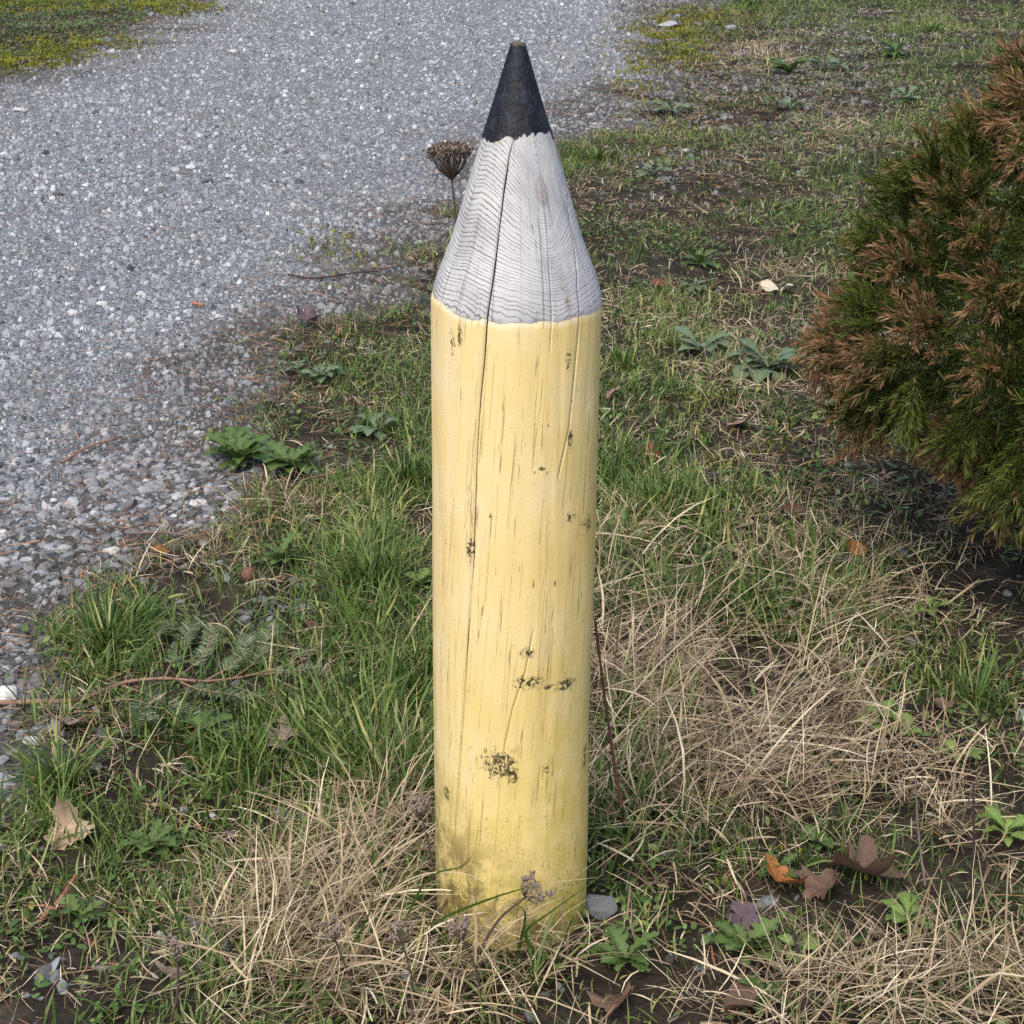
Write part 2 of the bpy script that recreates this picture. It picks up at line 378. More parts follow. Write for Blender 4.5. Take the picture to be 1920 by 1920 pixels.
WEEDS = [  # u, v, radius px, kind, leaves, label
    (1315, 665, 62, 1, 12, 'round-leaved grey-green weed right of the shaft, left of a bigger weed'),
    (1440, 700, 85, 1, 15, 'biggest grey-green weed with upright leaves close to the shrub'),
    (1300, 545, 30, 1, 6, 'small sage-green sprout between cone shoulder and cream leaves'),
    (1310, 500, 44, 0, 7, 'upright toothed weed in lawn right of the cone'),
    (1175, 1815, 70, 0, 15, 'dark dandelion rosette right of the post foot'),
    (1400, 1795, 72, 0, 12, 'toothed dandelion rosette under the purple-grey leaf'),
    (1432, 1880, 60, 0, 10, 'dandelion rosette at the bottom edge above a dark brown leaf'),
    (1500, 1800, 48, 2, 8, 'bright smooth-leaved weed beside the black stem'),
    (450, 880, 78, 0, 18, 'bright green flat rosette reaching onto the gravel'),
    (545, 885, 66, 0, 14, 'lobed green rosette right of the one reaching onto the gravel'),
    (600, 715, 46, 1, 10, 'grey-green weed in the short grass left of the shaft'),
    (555, 700, 36, 1, 7, 'small grey-green weed nearest the gravel edge'),
    (705, 815, 56, 1, 9, 'silvery lobed weed left of the shaft'),
    (1650, 1365, 50, 2, 9, 'light green weed patch in straw right of the post'),
    (1700, 1390, 44, 2, 8, 'light green round-leaved weed just below the curled brown leaf'),
    (1790, 1435, 52, 2, 7, 'broad spoon-leaved weed near the right edge'),
    (1700, 1740, 66, 2, 9, 'broad green weed right of the big crumpled leaf'),
    (1885, 1575, 56, 2, 8, 'green weed cut by the right edge'),
    (1745, 1155, 40, 2, 5, 'few-leaved weed in the grass under the shrub'),
    (285, 1600, 62, 0, 13, 'low toothed weed right of the tan curled leaf'),
    (345, 1590, 44, 0, 9, 'small toothed weed next to the bare stony patch'),
    (385, 1385, 54, 0, 7, 'toothed weed below the fir branch needles'),
    (790, 1105, 36, 2, 8, 'little light green weed against the shaft on its left'),
    (530, 1060, 50, 0, 9, 'jagged weed above the acorn'),
    (825, 575, 36, 0, 8, 'small weed tucked behind the left shoulder of the pencil'),
    (1550, 135, 40, 1, 9, 'pale weed on the bare ground left of the shrub top'),
    (1480, 140, 44, 0, 11, 'weed in the gravelly soil behind the dry clump'),
    (1680, 105, 40, 0, 10, 'bright weed at the far right behind the shrub'),
    (1700, 190, 42, 1, 11, 'pale green weed next to the upper left of the shrub'),
    (1260, 215, 42, 1, 9, 'silvery weed on needles right of the black tip'),
    (1225, 330, 36, 1, 7, 'pale rosette on bare soil right of the cone'),
    (1480, 210, 40, 1, 8, 'pale weed on needle litter left of the shrub'),
    (1460, 1640, 44, 0, 8, 'green weed behind the orange-brown leaf'),
    (1525, 1590, 40, 0, 8, 'toothed weed behind the big crumpled leaf'),
    (650, 1895, 40, 0, 5, 'broad green leaf weed in the straw at the bottom'),
    (150, 1730, 50, 0, 9, 'low weed behind the red stick at lower left'),
]
# grass is thinner right round the weeds and fallen leaves
CLEAR = []
for (u_, v_, r_, *_r) in WEEDS: CLEAR.append((*on_z(u_, v_)[:2], r_ * .55, v_))
for (u_, v_, r_, *_r) in LEAVES: CLEAR.append((*on_z(u_, v_ + r_ * .4)[:2], r_ * .95, v_))
for q in [(290, 1200), (345, 1205), (395, 1210), (450, 1225), (500, 1220), (300, 1290), (350, 1310), (410, 1340), (470, 1300), (560, 1245), (240, 1290)]: CLEAR.append((*on_z(*q)[:2], 34, q[1]))
def thin(x, y, keep=.18):
    ok = np.ones(len(x), bool); rn = rng.random(len(x))
    for (cx, cy, r_, v_) in CLEAR:
        rad = r_ * ((cy - CAM_Y) * CP + CAM_H * SP) / FPX
        ok &= ~((np.hypot(x - cx, (y - cy) * .8) < rad) & (rn > keep))
    return ok
# ---- gravel
gx, gy = scatter(6300, 17., d0=3.6, power=1.05, side=.3, margin=1.3)
k = (gx < .281 * (gy - CAM_Y) * 1.08 + .2); gx, gy = gx[k], gy[k]
g = gravel_mask(gx, gy); u, v = pix(gx, gy)
mixzone = blobs(u, v, [(1330, 170, 200, 110, .8), (1230, 320, 120, 40, .5), (1600, 60, 200, 70, .4), (1600, 180, 120, 60, .4), (760, 480, 130, 90, .6), (560, 660, 130, 60, .12), (520, 1560, 100, 45, .55),
                       (360, 1740, 120, 60, .45), (110, 1860, 170, 70, .3), (520, 1130, 100, 50, .35), (150, 1100, 150, 200, .2), (250, 40, 260, 80, .35)])
packed = noise2(gx, gy, 1.1, 21) * .6 + noise2(gx, gy, 3.1, 22) * .4
p = np.maximum(sstep(.02, .8, g + .5 * (noise2(gx, gy, 7, 24) - .5)) * (.42 + .7 * packed), mixzone * (noise2(gx, gy, 6, 23) > .35))
k = rng.random(len(gx)) < p
gx, gy, g = gx[k], gy[k], g[k]; n = len(gx)
dist = gy - CAM_Y
size = np.clip(rng.lognormal(math.log(.0074), .5, n), .003, .023) * (1 + .018 * np.maximum(dist - 3, 0))
def stone_batch(x, y, s, g, hi):
    n = len(x); A = np.linspace(0, 2 * math.pi, 6, endpoint=False)
    ang = A[None] + rng.uniform(-.4, .4, (n, 6)) + rng.uniform(0, 6.28, (n, 1))
    rad = s[:, None] * rng.uniform(.68, 1.15, (n, 6))
    asp = rng.uniform(.6, 1., (n, 1)); th = rng.uniform(0, math.pi, n)
    ex = rng.uniform(.4, .85, n) * s * rng.uniform(.7, 1., n)
    tilt = rng.normal(0, .28, (n, 2))
    def place(lx, ly, lz):
        c, si = np.cos(th)[:, None], np.sin(th)[:, None]
        X, Y = lx * c - ly * si, lx * si + ly * c
        Z = lz + X * tilt[:, :1] + Y * tilt[:, 1:]
        return np.stack([x[:, None] + X, y[:, None] + Y, Z], -1)
    base = surf(x, y, g)[:, None]
    lx, ly = rad * np.cos(ang), rad * np.sin(ang) * asp
    r0 = place(lx * .9, ly * .9, base - .35 * s[:, None] * np.ones((1, 6)))
    sel = [0, 2, 4]
    f = rng.uniform(.35, .7, (n, 1))
    top = place(lx[:, sel] * f, ly[:, sel] * f, base + ex[:, None] * rng.uniform(.75, 1.1, (n, 3)))
    if hi:
        r1 = place(lx * 1.02, ly * 1.02, base + ex[:, None] * rng.uniform(.15, .55, (n, 6)))
        V = np.concatenate([r0, r1, top], 1); F = []
        for i in range(6):
            j = (i + 1) % 6; F += [(i, j, 6 + j), (i, 6 + j, 6 + i)]
        o = 6; t0 = 12
    else:
        V = np.concatenate([r0, top], 1); F = []; o = 0; t0 = 6
    for q in range(3):
        a, b, c2 = o + 2 * q, o + 2 * q + 1, o + (2 * q + 2) % 6
        F += [(a, b, t0 + q), (b, c2, t0 + (q + 1) % 3), (b, t0 + (q + 1) % 3, t0 + q)]
    F.append((t0, t0 + 1, t0 + 2))
    F = np.array(F); nv = V.shape[1]
    return V.reshape(-1, 3), (F[None] + (np.arange(n) * nv)[:, None, None]).reshape(-1, 3), nv
near = dist < 4.3
acc = Acc()
for sel, hi in ((near, True), (~near, False)):
    V, F, nv = stone_batch(gx[sel], gy[sel], size[sel], g[sel], hi)
    t = np.clip(rng.normal(.52, .18, sel.sum()), 0, .93); t = np.where(rng.random(sel.sum()) < .012, rng.uniform(.9, 1, sel.sum()), t)
    t = np.clip(t - .22 * (1 - sstep(.2, .8, g[sel])), 0, 1)
    acc.add(V, F, 0, tint=np.repeat(t, nv), dirt=np.repeat(1 - sstep(-.1, .7, gravel_sd(gx[sel], gy[sel]) + .5 * (noise2(gx[sel], gy[sel], 4, 27) - .5)), nv))
link('gravel', acc.mesh('gravel', [M['stone']]), kind='stuff', label='loose blue-grey crushed gravel covering the drive behind the post', category='gravel')
print('gravel stones', n)

# ---- blades
def blades(x, y, z, az, L, W, phi0, phi1, kap=0., S=3, tint=None, twist=None, tipw=.08, basew=.7):
    n = len(x); P = np.zeros((n, S + 1, 3)); P[:, 0] = np.stack([x, y, z], 1)
    D = np.zeros((n, S + 1, 2))
    kap = np.broadcast_to(kap, (n,))
    for i in range(S + 1):
        t = i / S; a = az + kap * t
        D[:, i] = np.stack([-np.sin(a), np.cos(a)], 1)
        if i:
            tm = (i - .5) / S; ph = phi0 + (phi1 - phi0) * tm; am = az + kap * tm
            st = (L / S)[:, None] * np.stack([np.cos(am) * np.sin(ph), np.sin(am) * np.sin(ph), np.cos(ph)], 1)
            P[:, i] = P[:, i - 1] + st
    tw = rng.normal(0, .5, n) if twist is None else twist
    tt = np.linspace(0, 1, S + 1)
    wp = np.where(tt < .45, basew + (1 - basew) * tt / .45, 1 - (1 - tipw) * ((tt - .45) / .55) ** 1.6)
    off = np.concatenate([D * np.cos(tw)[:, None, None], np.broadcast_to(np.sin(tw)[:, None, None], (n, S + 1, 1))], 2) * (W[:, None] * wp[None] * .5)[..., None]
    V = np.stack([P - off, P + off], 2).reshape(n, -1, 3); nv = 2 * (S + 1)
    F = np.array([(2 * i, 2 * i + 1, 2 * i + 3, 2 * i + 2) for i in range(S)])
    F = (F[None] + (np.arange(n) * nv)[:, None, None]).reshape(-1, 4)
    tint = rng.random(n) if tint is None else tint
    return V.reshape(-1, 3), F, np.repeat(tint, nv), np.tile(np.repeat(tt, 2), n)
def clear_post(x, y, r=.118): return np.hypot(x - .0, y) > r

# green grass
x, y = scatter(15500, 15.5, d0=3.6, power=.95, margin=1.2, side=.3)
u, v = pix(x, y); g = gravel_mask(x, y)
patch = noise2(x, y, 3.2, 31) * .55 + noise2(x, y, 8.5, 32) * .45
patch = sstep(.22, .78, patch)
dens = (.44 + .5 * blobs(u, v, GREEN)) * (.08 + 1.5 * patch) - .65 * blobs(u, v, BARE) - .0 * u
dens = np.maximum(dens, .05) * (1 - sstep(.15, .55, g)) + .012 * g * (patch > .6) * (g < .98)
dens *= np.where((u < 420) & (v < 160), .25, 1)
k = (rng.random(len(x)) < dens * .8) & clear_post(x, y) & thin(x, y)
x, y, u, v, g, patch = x[k], y[k], u[k], v[k], g[k], patch[k]; n = len(x)
tall = np.clip(blobs(u, v, TALL), 0, 1.2)
L = (.018 + .052 * rng.random(n) ** 1.8 + tall * (.01 + .095 * rng.random(n) ** 2.0)) * (.65 + .6 * patch) * np.where(g > .5, .5, 1)
W = (.0016 + .0030 * rng.random(n) ** 1.5) * (1 + .6 * tall) * (1 + .05 * np.maximum(y - CAM_Y - 4, 0))
ph0 = np.abs(rng.normal(.4, .5, n)); ph1 = ph0 + np.abs(rng.normal(.7, .5, n))
tint = np.clip(.42 * noise2(x, y, 2.2, 33) + .25 * noise2(x, y, 9, 34) + rng.normal(.22, .25, n), 0, 1)
az, kp, zz = rng.uniform(0, 6.28, n), rng.normal(0, .5, n), surf(x, y, g) - .003
accG = Acc(); nG = n; far = (y - CAM_Y) > 4.6
for q, sg in ((~far, 3), (far, 2)):
    V, F, T, S_ = blades(x[q], y[q], zz[q], az[q], L[q], W[q], ph0[q], ph1[q], kp[q], sg, tint[q]); accG.add(V, F, 0, tint=T, along=S_)

# dry straw
x, y = scatter(16000, 15.5, d0=3.6, power=.95, margin=1.2, side=.3)
u, v = pix(x, y); g = gravel_mask(x, y)
patch = sstep(.2, .8, noise2(x, y, 4.2, 41) * .55 + noise2(x, y, 11, 42) * .45)
bs = np.clip(blobs(u, v, STRAW), 0, 2)
dens = (.52 + .5 * bs) * (.15 + 1.6 * patch) - .25 * blobs(u, v, BARE)
dens = np.maximum(dens, .04) * (1 - sstep(.2, .7, g)) + .012 * g * (patch > .55)
dens *= np.where((u < 420) & (v < 160), .3, 1)
k = (rng.random(len(x)) < dens * .43) & clear_post(x, y, .125) & thin(x, y, .12)
x, y, u, v, g, bs = x[k], y[k], u[k], v[k], g[k], bs[k]; n = len(x)
nearf = np.exp(-((u - 650) / 450) ** 2 - ((v - 1300) / 350) ** 2)
L = .012 + .045 * rng.random(n) ** 1.8 + np.clip(bs + .35 * nearf, 0, 1.2) * (.015 + .15 * rng.random(n) ** 1.8)
W = (.0009 + .0020 * rng.random(n) ** 1.7 + (rng.random(n) < .07) * .002) * (1 + .05 * np.maximum(y - CAM_Y - 4, 0))
lay = np.clip(bs, 0, 1)
ph0 = np.where(rng.random(n) < .8, rng.normal(1.22, .28, n), rng.normal(.6, .3, n)); ph1 = ph0 + np.abs(rng.normal(.42, .35, n)); ph1 = np.minimum(ph1, 2.0)
z = surf(x, y, g) + rng.random(n) ** 1.3 * .055 * lay + .004 * rng.random(n)
az = rng.uniform(0, 6.28, n)
lean = blobs(u, v, [(650, 1760, 260, 200, 1.), (1200, 1150, 160, 200, 1.), (1500, 1450, 300, 120, .8)])
az = np.where(rng.random(n) < .6 * lean, rng.normal(.45, .8, n), az)
V, F, T, S_ = blades(x, y, z, az, L, W, ph0, ph1, rng.normal(0, .5, n), 4, np.clip(rng.normal(.48, .30, n), 0, 1), tipw=.3)
gl = np.repeat(surf(x, y, g), 10); V[:, 2] = np.maximum(V[:, 2], gl + .002)
accS = Acc(); accS.add(V, F, 0, tint=T, along=S_); nS = n

# hand-laid long blades in front of the post (photograph pixels, distance plane y)
def ribbon(acc, pts, yp, w0, tint, up=(0, -.3, 1)):
    P = smooth_line([on_y(a, b, yy) for (a, b), yy in zip(pts, yp)], 12)
    T = unit(np.gradient(P, axis=0)); N = unit(np.cross(T, np.array([.1, -1., .25])))
    t = np.linspace(0, 1, 12); wv = w0 * np.minimum(1, 1.25 - t * 1.15)
    V = np.stack([P - N * wv[:, None] / 2, P + N * wv[:, None] / 2], 1).reshape(-1, 3)
    i = np.arange(11) * 2
    acc.add(V, np.stack([i, i + 1, i + 3, i + 2], 1), 0, tint=tint, along=np.repeat(t, 2))
for pts, wd, ti in [([(1010, 1800), (985, 1750), (1030, 1712), (1130, 1640)], .0052, .35), ([(800, 1735), (880, 1700), (960, 1672), (1010, 1660)], .0045, .25),
                    ([(745, 1760), (800, 1650), (865, 1625), (890, 1598)], .0035, .2), ([(960, 1830), (975, 1770), (985, 1720), (978, 1700)], .006, .15),
                    ([(560, 1900), (640, 1800), (690, 1720), (700, 1660)], .005, .25), ([(350, 1780), (325, 1700), (300, 1640), (330, 1590)], .005, .4),
                    ([(390, 1860), (330, 1780), (270, 1690), (225, 1640)], .006, .35), ([(680, 1260), (655, 1160), (620, 1085), (600, 1060)], .006, .5),
                    ([(700, 1215), (670, 1160), (640, 1110), (615, 1085)], .007, .55), ([(560, 1130), (620, 1095), (520, 1065), (480, 1050)], .005, .2)]:
    ribbon(accG, pts, np.linspace(-.15, -.24, 4) if pts[0][1] > 1400 else [on_z(*pts[0])[1]] * 4, wd, ti)
for pts, wd in [([(880, 1760), (940, 1705), (1020, 1660), (1120, 1645)], .003), ([(850, 1745), (880, 1690), (878, 1655), (872, 1645)], .0032),
                ([(700, 1690), (790, 1640), (880, 1640), (925, 1670)], .0022), ([(800, 1560), (835, 1600), (836, 1670), (815, 1710)], .0026),
                ([(1000, 1830), (1060, 1780), (1090, 1755), (1110, 1735)], .003), ([(815, 1520), (860, 1525), (910, 1560), (930, 1580)], .0012),
                ([(580, 1850), (660, 1780), (740, 1735), (830, 1720)], .005), ([(610, 1890), (700, 1840), (790, 1860), (830, 1910)], .004),
                ([(1040, 1900), (1010, 1880), (900, 1905), (850, 1918)], .003), ([(590, 1700), (650, 1600), (700, 1500), (740, 1440)], .003),
                ([(620, 1720), (690, 1600), (740, 1520), (770, 1450)], .0028), ([(560, 1740), (640, 1620), (720, 1560), (800, 1500)], .0026),
                ([(1200, 1520), (1180, 1380), (1300, 1250), (1440, 1120)], .003), ([(1110, 1400), (1230, 1250), (1370, 1130), (1530, 1020)], .003)]:
    ribbon(accS, pts, np.linspace(-.13, -.24, 4) if pts[0][1] > 1560 else [on_z(*pts[0])[1]] * 4, wd, random.uniform(.6, 1))
link('grass', accG.mesh('grass', [M['grass']]), kind='stuff', label='green grass blades of the rough lawn around the post', category='grass')
link('dry_grass', accS.mesh('dry_grass', [M['straw']]), kind='stuff', label='matted straw-coloured dead grass lying among the green blades', category='dry grass')
print('blades', nG, nS)

# small-leaved ground cover
x, y = scatter(9000, 15.5, d0=3.8, power=.75, margin=1.35, side=.3)
u, v = pix(x, y); g = gravel_mask(x, y)
patch = noise2(x, y, 3.7, 51) * .5 + noise2(x, y, 10, 52) * .5
dens = sstep(.42, .66, patch) * (.75 + blobs(u, v, [(130, 45, 190, 50, 2.2), (800, 540, 110, 60, 1.2), (1450, 1800, 300, 130, .7), (1650, 1600, 250, 150, .5), (1350, 820, 250, 120, .9), (1300, 480, 300, 130, .6), (300, 1620, 200, 100, .5)])) * (1 - sstep(.3, .75, g)) - .5 * blobs(u, v, [(1340, 1260, 200, 150, 1.)])
dens = dens + .9 * blobs(u, v, [(100, 60, 130, 28, 1.), (330, 15, 60, 14, 1.)])
k = (rng.random(len(x)) < dens * .3) & clear_post(x, y) & thin(x, y, .3); x, y, g = x[k], y[k], g[k]; n = len(x)
L = (.006 + .012 * rng.random(n) ** 1.5) * (1 + .03 * (y - CAM_Y)); W = L * rng.uniform(.5, .85, n)
V, F, T, S_ = blades(x, y, surf(x, y, g) + .004 + .02 * rng.random(n) ** 1.5, rng.uniform(0, 6.28, n), L, W, rng.uniform(.6, 1.3, n), rng.uniform(1.2, 1.9, n), 0., 3, np.clip(.5 * noise2(x, y, 5, 53) + rng.normal(.22, .2, n), 0, 1), rng.normal(0, .3, n), tipw=.35, basew=.3)
a = Acc(); a.add(V, F, 0, tint=T, along=S_)
link('ground_cover', a.mesh('ground_cover', [M['cover']]), kind='stuff', label='low small-leaved green weeds creeping through the lawn', category='ground cover')
print('cover', n)

# moss
x, y = scatter(14000, 15.5, d0=4.5, power=.6)
u, v = pix(x, y); g = gravel_mask(x, y)
dens = blobs(u, v, [(40, 105, 90, 18, .9), (150, 85, 90, 14, .7), (90, 10, 160, 12, .6), (310, 18, 70, 12, .6), (1260, 60, 60, 22, .5), (1290, 98, 40, 10, .6), (1300, 38, 70, 10, .4), (400, 775, 40, 22, .55), (1400, 860, 130, 50, .2), (1320, 750, 90, 20, .2), (1110, 1690, 50, 40, .3), (1450, 1620, 120, 40, .3), (620, 470, 80, 40, .12), (1210, 130, 60, 50, .2)])
k = rng.random(len(x)) < dens * sstep(.34, .58, noise2(x, y, 12, 61)) * 1.9; x, y, g = x[k], y[k], g[k]; n = len(x)
L = .006 + .010 * rng.random(n)
V, F, T, S_ = blades(x, y, surf(x, y, g) + .006 * rng.random(n), rng.uniform(0, 6.28, n), L * (1 + .06 * (y - CAM_Y)), L * .4 * (1 + .06 * (y - CAM_Y)), np.abs(rng.normal(0, .6, n)), np.abs(rng.normal(.9, .5, n)), 0., 2, np.clip(.6 * noise2(x, y, 6, 62) + rng.normal(.25, .2, n), 0, 1))
a = Acc(); a.add(V, F, 0, tint=T, along=S_)
link('moss', a.mesh('moss', [M['moss']]), kind='stuff', label='yellow-green moss cushions along the edges of the gravel', category='moss')
print('moss', n)

# fallen conifer needles
x, y = scatter(1500, 15.5, d0=4., power=.5)
u, v = pix(x, y); g = gravel_mask(x, y)
sdn = gravel_sd(x, y)
dens = .10 + .75 * np.exp(-((sdn - .12) / .30) ** 2) * (.3 + 1.2 * noise2(x, y, 2.5, 63)) + blobs(u, v, [(1280, 170, 200, 130, .9), (700, 520, 140, 110, .7), (420, 780, 200, 150, .55), (120, 1230, 150, 150, .55), (250, 330, 330, 200, .1), (900, 450, 150, 100, .6), (1350, 350, 200, 120, .45), (200, 60, 250, 50, .6), (1400, 1750, 200, 120, .2)])
k = (rng.random(len(x)) < dens) & clear_post(x, y, .15); x, y, g = x[k], y[k], g[k]; n = len(x)
V, F, T, S_ = blades(x, y, surf(x, y, g) + .010 + .010 * rng.random(n), rng.uniform(0, 6.28, n), .025 + .06 * rng.random(n), np.full(n, .0014) + .0012 * (rng.random(n) < .15), rng.normal(1.55, .12, n), rng.normal(1.62, .12, n), rng.normal(0, .4, n), 2, None, tipw=.6)
a = Acc(); a.add(V, F, 0, tint=T, along=S_)
link('fallen_needles', a.mesh('fallen_needles', [M['needle']]), kind='stuff', label='rust-brown fallen conifer needles strewn along the gravel edge', category='needles')
print('needles', n)

# ------------------------------------------------------------------ the pencil post
PR = .11
PROF = [(81, 13), (134, 29), (196, 47.5), (259, 67.5), (340, 92), (440, 120.5), (509, 147.5), (540, 156.5), (556, 159.5), (585, 159)]
prof = []
for vv, hw in PROF:
    pt = on_y(960, vv, 0.0); dep = -CAM_Y * CP - (pt[2] - CAM_H) * SP
    prof.append((pt[2], hw * dep / FPX))
prof.sort()
PZ = np.array([p_[0] for p_ in prof]); PRr = np.array([p_[1] for p_ in prof])
Z_SH = PZ[1]; Z_TOP = PZ[-1]
R_SH = PRr[0]
def radius(z): return np.where(z < PZ[0], R_SH, np.interp(z, PZ, PRr))
def post_hit(u, v):
    """angle and height of the photograph pixel on the shaft or cone"""
    z = .5
    d = ray(u, v)
    for _ in range(30):
        r = float(radius(np.array(z)))
        A_ = d[0] ** 2 + d[1] ** 2; B_ = d[1] * CAM_Y; C_ = CAM_Y ** 2 - r * r
        ds = max(B_ * B_ - A_ * C_, 0); t = (-B_ - math.sqrt(ds)) / A_
        z = .5 * z + .5 * (CAM_H + d[2] * t)
    return math.atan2(d[0] * t, -(CAM_Y + d[1] * t)), z
crack_px = {'main': [(957, 245), (945, 290), (935, 360), (925, 450), (914, 540), (906, 600), (901, 680), (895, 745), (889, 850), (886, 960), (884, 1050), (875, 1180), (868, 1300), (860, 1430), (852, 1560), (842, 1610)],
            'b': [(1013, 392), (1016, 430), (1020, 500), (1025, 560), (1027, 610), (1024, 660)], 'c': [(978, 400), (983, 450), (984, 520), (985, 570), (984, 615)],
            'd': [(1046, 320), (1056, 390), (1068, 470), (1074, 540), (1078, 590), (1070, 700), (1060, 800), (1040, 900)],
            'e': [(1000, 1180), (985, 1260), (962, 1330), (948, 1400), (935, 1480)]}
cracks = []
for nm, pts in crack_px.items():
    q = sorted([post_hit(a, b)[::-1] for a, b in pts]); cracks.append((nm, np.array([c[0] for c in q]), np.array([c[1] for c in q])))
CW = {'main': (.0032, .014), 'b': (.0014, .006), 'c': (.0011, .005), 'd': (.0009, .004), 'e': (.0009, .004)}
ucol = [(t, None) for t in np.linspace(-math.pi, math.pi, 181)]
for nm, cz, ct in cracks:
    m_ = float(np.mean(ct))
    ucol = [c for c in ucol if not (c[1] is None and abs(c[0] - m_) < .03)]
    ucol += [(m_ - .026, nm + '-'), (m_, nm), (m_ + .026, nm + '+')]
ucol.sort(key=lambda c: c[0])
UC = np.array([c[0] for c in ucol])
def post_part(zlo, zhi, rows, name, matl, bulge, extra=0., top_roll=0., bot_roll=0.):
    """a band of the post between two heights that may vary with angle"""
    s = np.linspace(0, 1, rows)
    th = np.broadcast_to(UC, (rows, len(UC))).copy()
    Z = zlo(th) + (zhi(th) - zlo(th)) * s[:, None]
    deep = np.zeros_like(th)
    for nm, cz, ct in cracks:
        m_ = float(np.mean(ct)); tgt = np.interp(Z, cz, ct) - m_
        fall = np.clip(1 - (np.abs(UC - m_) - .03) / .42, 0, 1); fall = fall * fall * (3 - 2 * fall)
        th = th + tgt * fall[None]
    for i, (t, tag_) in enumerate(ucol):
        if tag_ is None: continue
        nm = tag_.rstrip('+-'); cz, ct = [(c[1], c[2]) for c in cracks if c[0] == nm][0]
        wd, dp = CW[nm]
        zz = Z[:, i]; on = np.clip(np.minimum(zz - cz[0], cz[-1] - zz) / .06, 0, 1)
        wv = (.55 + .6 * noise2(zz, zz * 0, 14, 71)) * on
        j = {'-': -1, '+': 1}.get(tag_[-1], 0)
        ctr = [q for q, c in enumerate(ucol) if c[1] == nm][0]
        jit = (noise2(zz, zz * 0, 45, 72) - .5) * .006
        if j == 0: th[:, i] += jit; deep[:, i] = dp * np.minimum(wv, 1)
        else:
            th[:, i] = th[:, ctr] + j * np.maximum(wd * wv, .0004) / 2 / np.maximum(radius(zz), .03)
    Rr = radius(Z) + bulge(th, Z) - deep + extra
    if top_roll: Rr -= top_roll * np.clip((s[:, None] - (1 - 1.5 / rows)) * rows, 0, 1)
    if bot_roll: Rr -= bot_roll * np.clip((1.5 / rows - s[:, None]) * rows, 0, 1)
    Rr = np.maximum(Rr, .003)
    X, Y = Rr * np.sin(th), -Rr * np.cos(th)
    V = np.stack([X, Y, Z], -1).reshape(-1, 3); nc = len(UC)
    i = np.arange(rows - 1)[:, None] * nc + np.arange(nc - 1)[None]
    F = np.stack([i, i + 1, i + nc + 1, i + nc], -1).reshape(-1, 4)
    twist = th - .62 * (np.minimum(Z, Z_SH) - Z_SH)
    cyl = np.stack([twist * PR, th * PR, Z], -1).reshape(-1, 3)
    return V, F, cyl, deep.ravel(), (zhi(th) - Z).ravel()
def bulge(th, z):
    lump = .0028 * (noise2(th * 1.1 + 9, z, 3.0, 81) - .5) + .0012 * (noise2(th * 2.2 + 9, z, 9., 82) - .5)
    belly = -.0022 * np.exp(-((z - .33) / .12) ** 2) * np.maximum(np.sin(th), 0)
    return (lump + belly) * np.clip(radius(z) / PR, .25, 1)
def z_paint(th):
    base = np.interp(th, [-3.2, -1.5, -.9, -.45, 0, .4, .9, 1.5, 3.2], [.912, .912, .905, .893, .894, .897, .901, .906, .912])
    return base + .006 * (noise2(th * 3 + 5, th * 0, 2.2, 91) - .5) + .003 * (noise2(th * 9 + 5, th * 0, 2.2, 92) - .5)
def z_black(th):
    base = 1.1165 + .004 * np.sin(th * 2 + .8) - .004 * np.cos(th)
    return base + .012 * (noise2(th * 2 + 4, th * 0, 2., 93) - .5) + .005 * (noise2(th * 9 + 5, th * 0, 2., 94) - .5)
# heights of the paint lines, read on the photograph
zl = []
for a, b in [(822, 566), (850, 592), (905, 602), (960, 606), (1010, 604), (1060, 597), (1100, 584), (1122, 566)]:
    zl.append(post_hit(a, b))
def z_paint(th, zl=sorted(zl)):
    T_ = np.array([-3.2] + [q[0] for q in zl] + [3.2]); Zq = np.array([zl[0][1]] + [q[1] for q in zl] + [zl[0][1]])
    return np.interp(th, T_, Zq) + .005 * (noise2(th * 3 + 5, th * 0, 2.2, 91) - .5) + .003 * (noise2(th * 9 + 5, th * 0, 2.2, 92) - .5)
zb = []
for a, b in [(906, 263), (920, 259), (940, 258), (958, 254), (985, 250), (1010, 250), (1024, 256), (1031, 265)]:
    zb.append(post_hit(a, b))
def z_black(th, zb=sorted(zb)):
    T_ = np.array([-3.2] + [q[0] for q in zb] + [3.2]); Zq = np.array([zb[0][1]] + [q[1] for q in zb] + [zb[0][1]])
    return np.interp(th, T_, Zq) + .006 * (noise2(th * 5 + 4, th * 0, 2., 93) - .5) + .005 * (noise2(th * 14 + 5, th * 0, 2., 94) - .5)

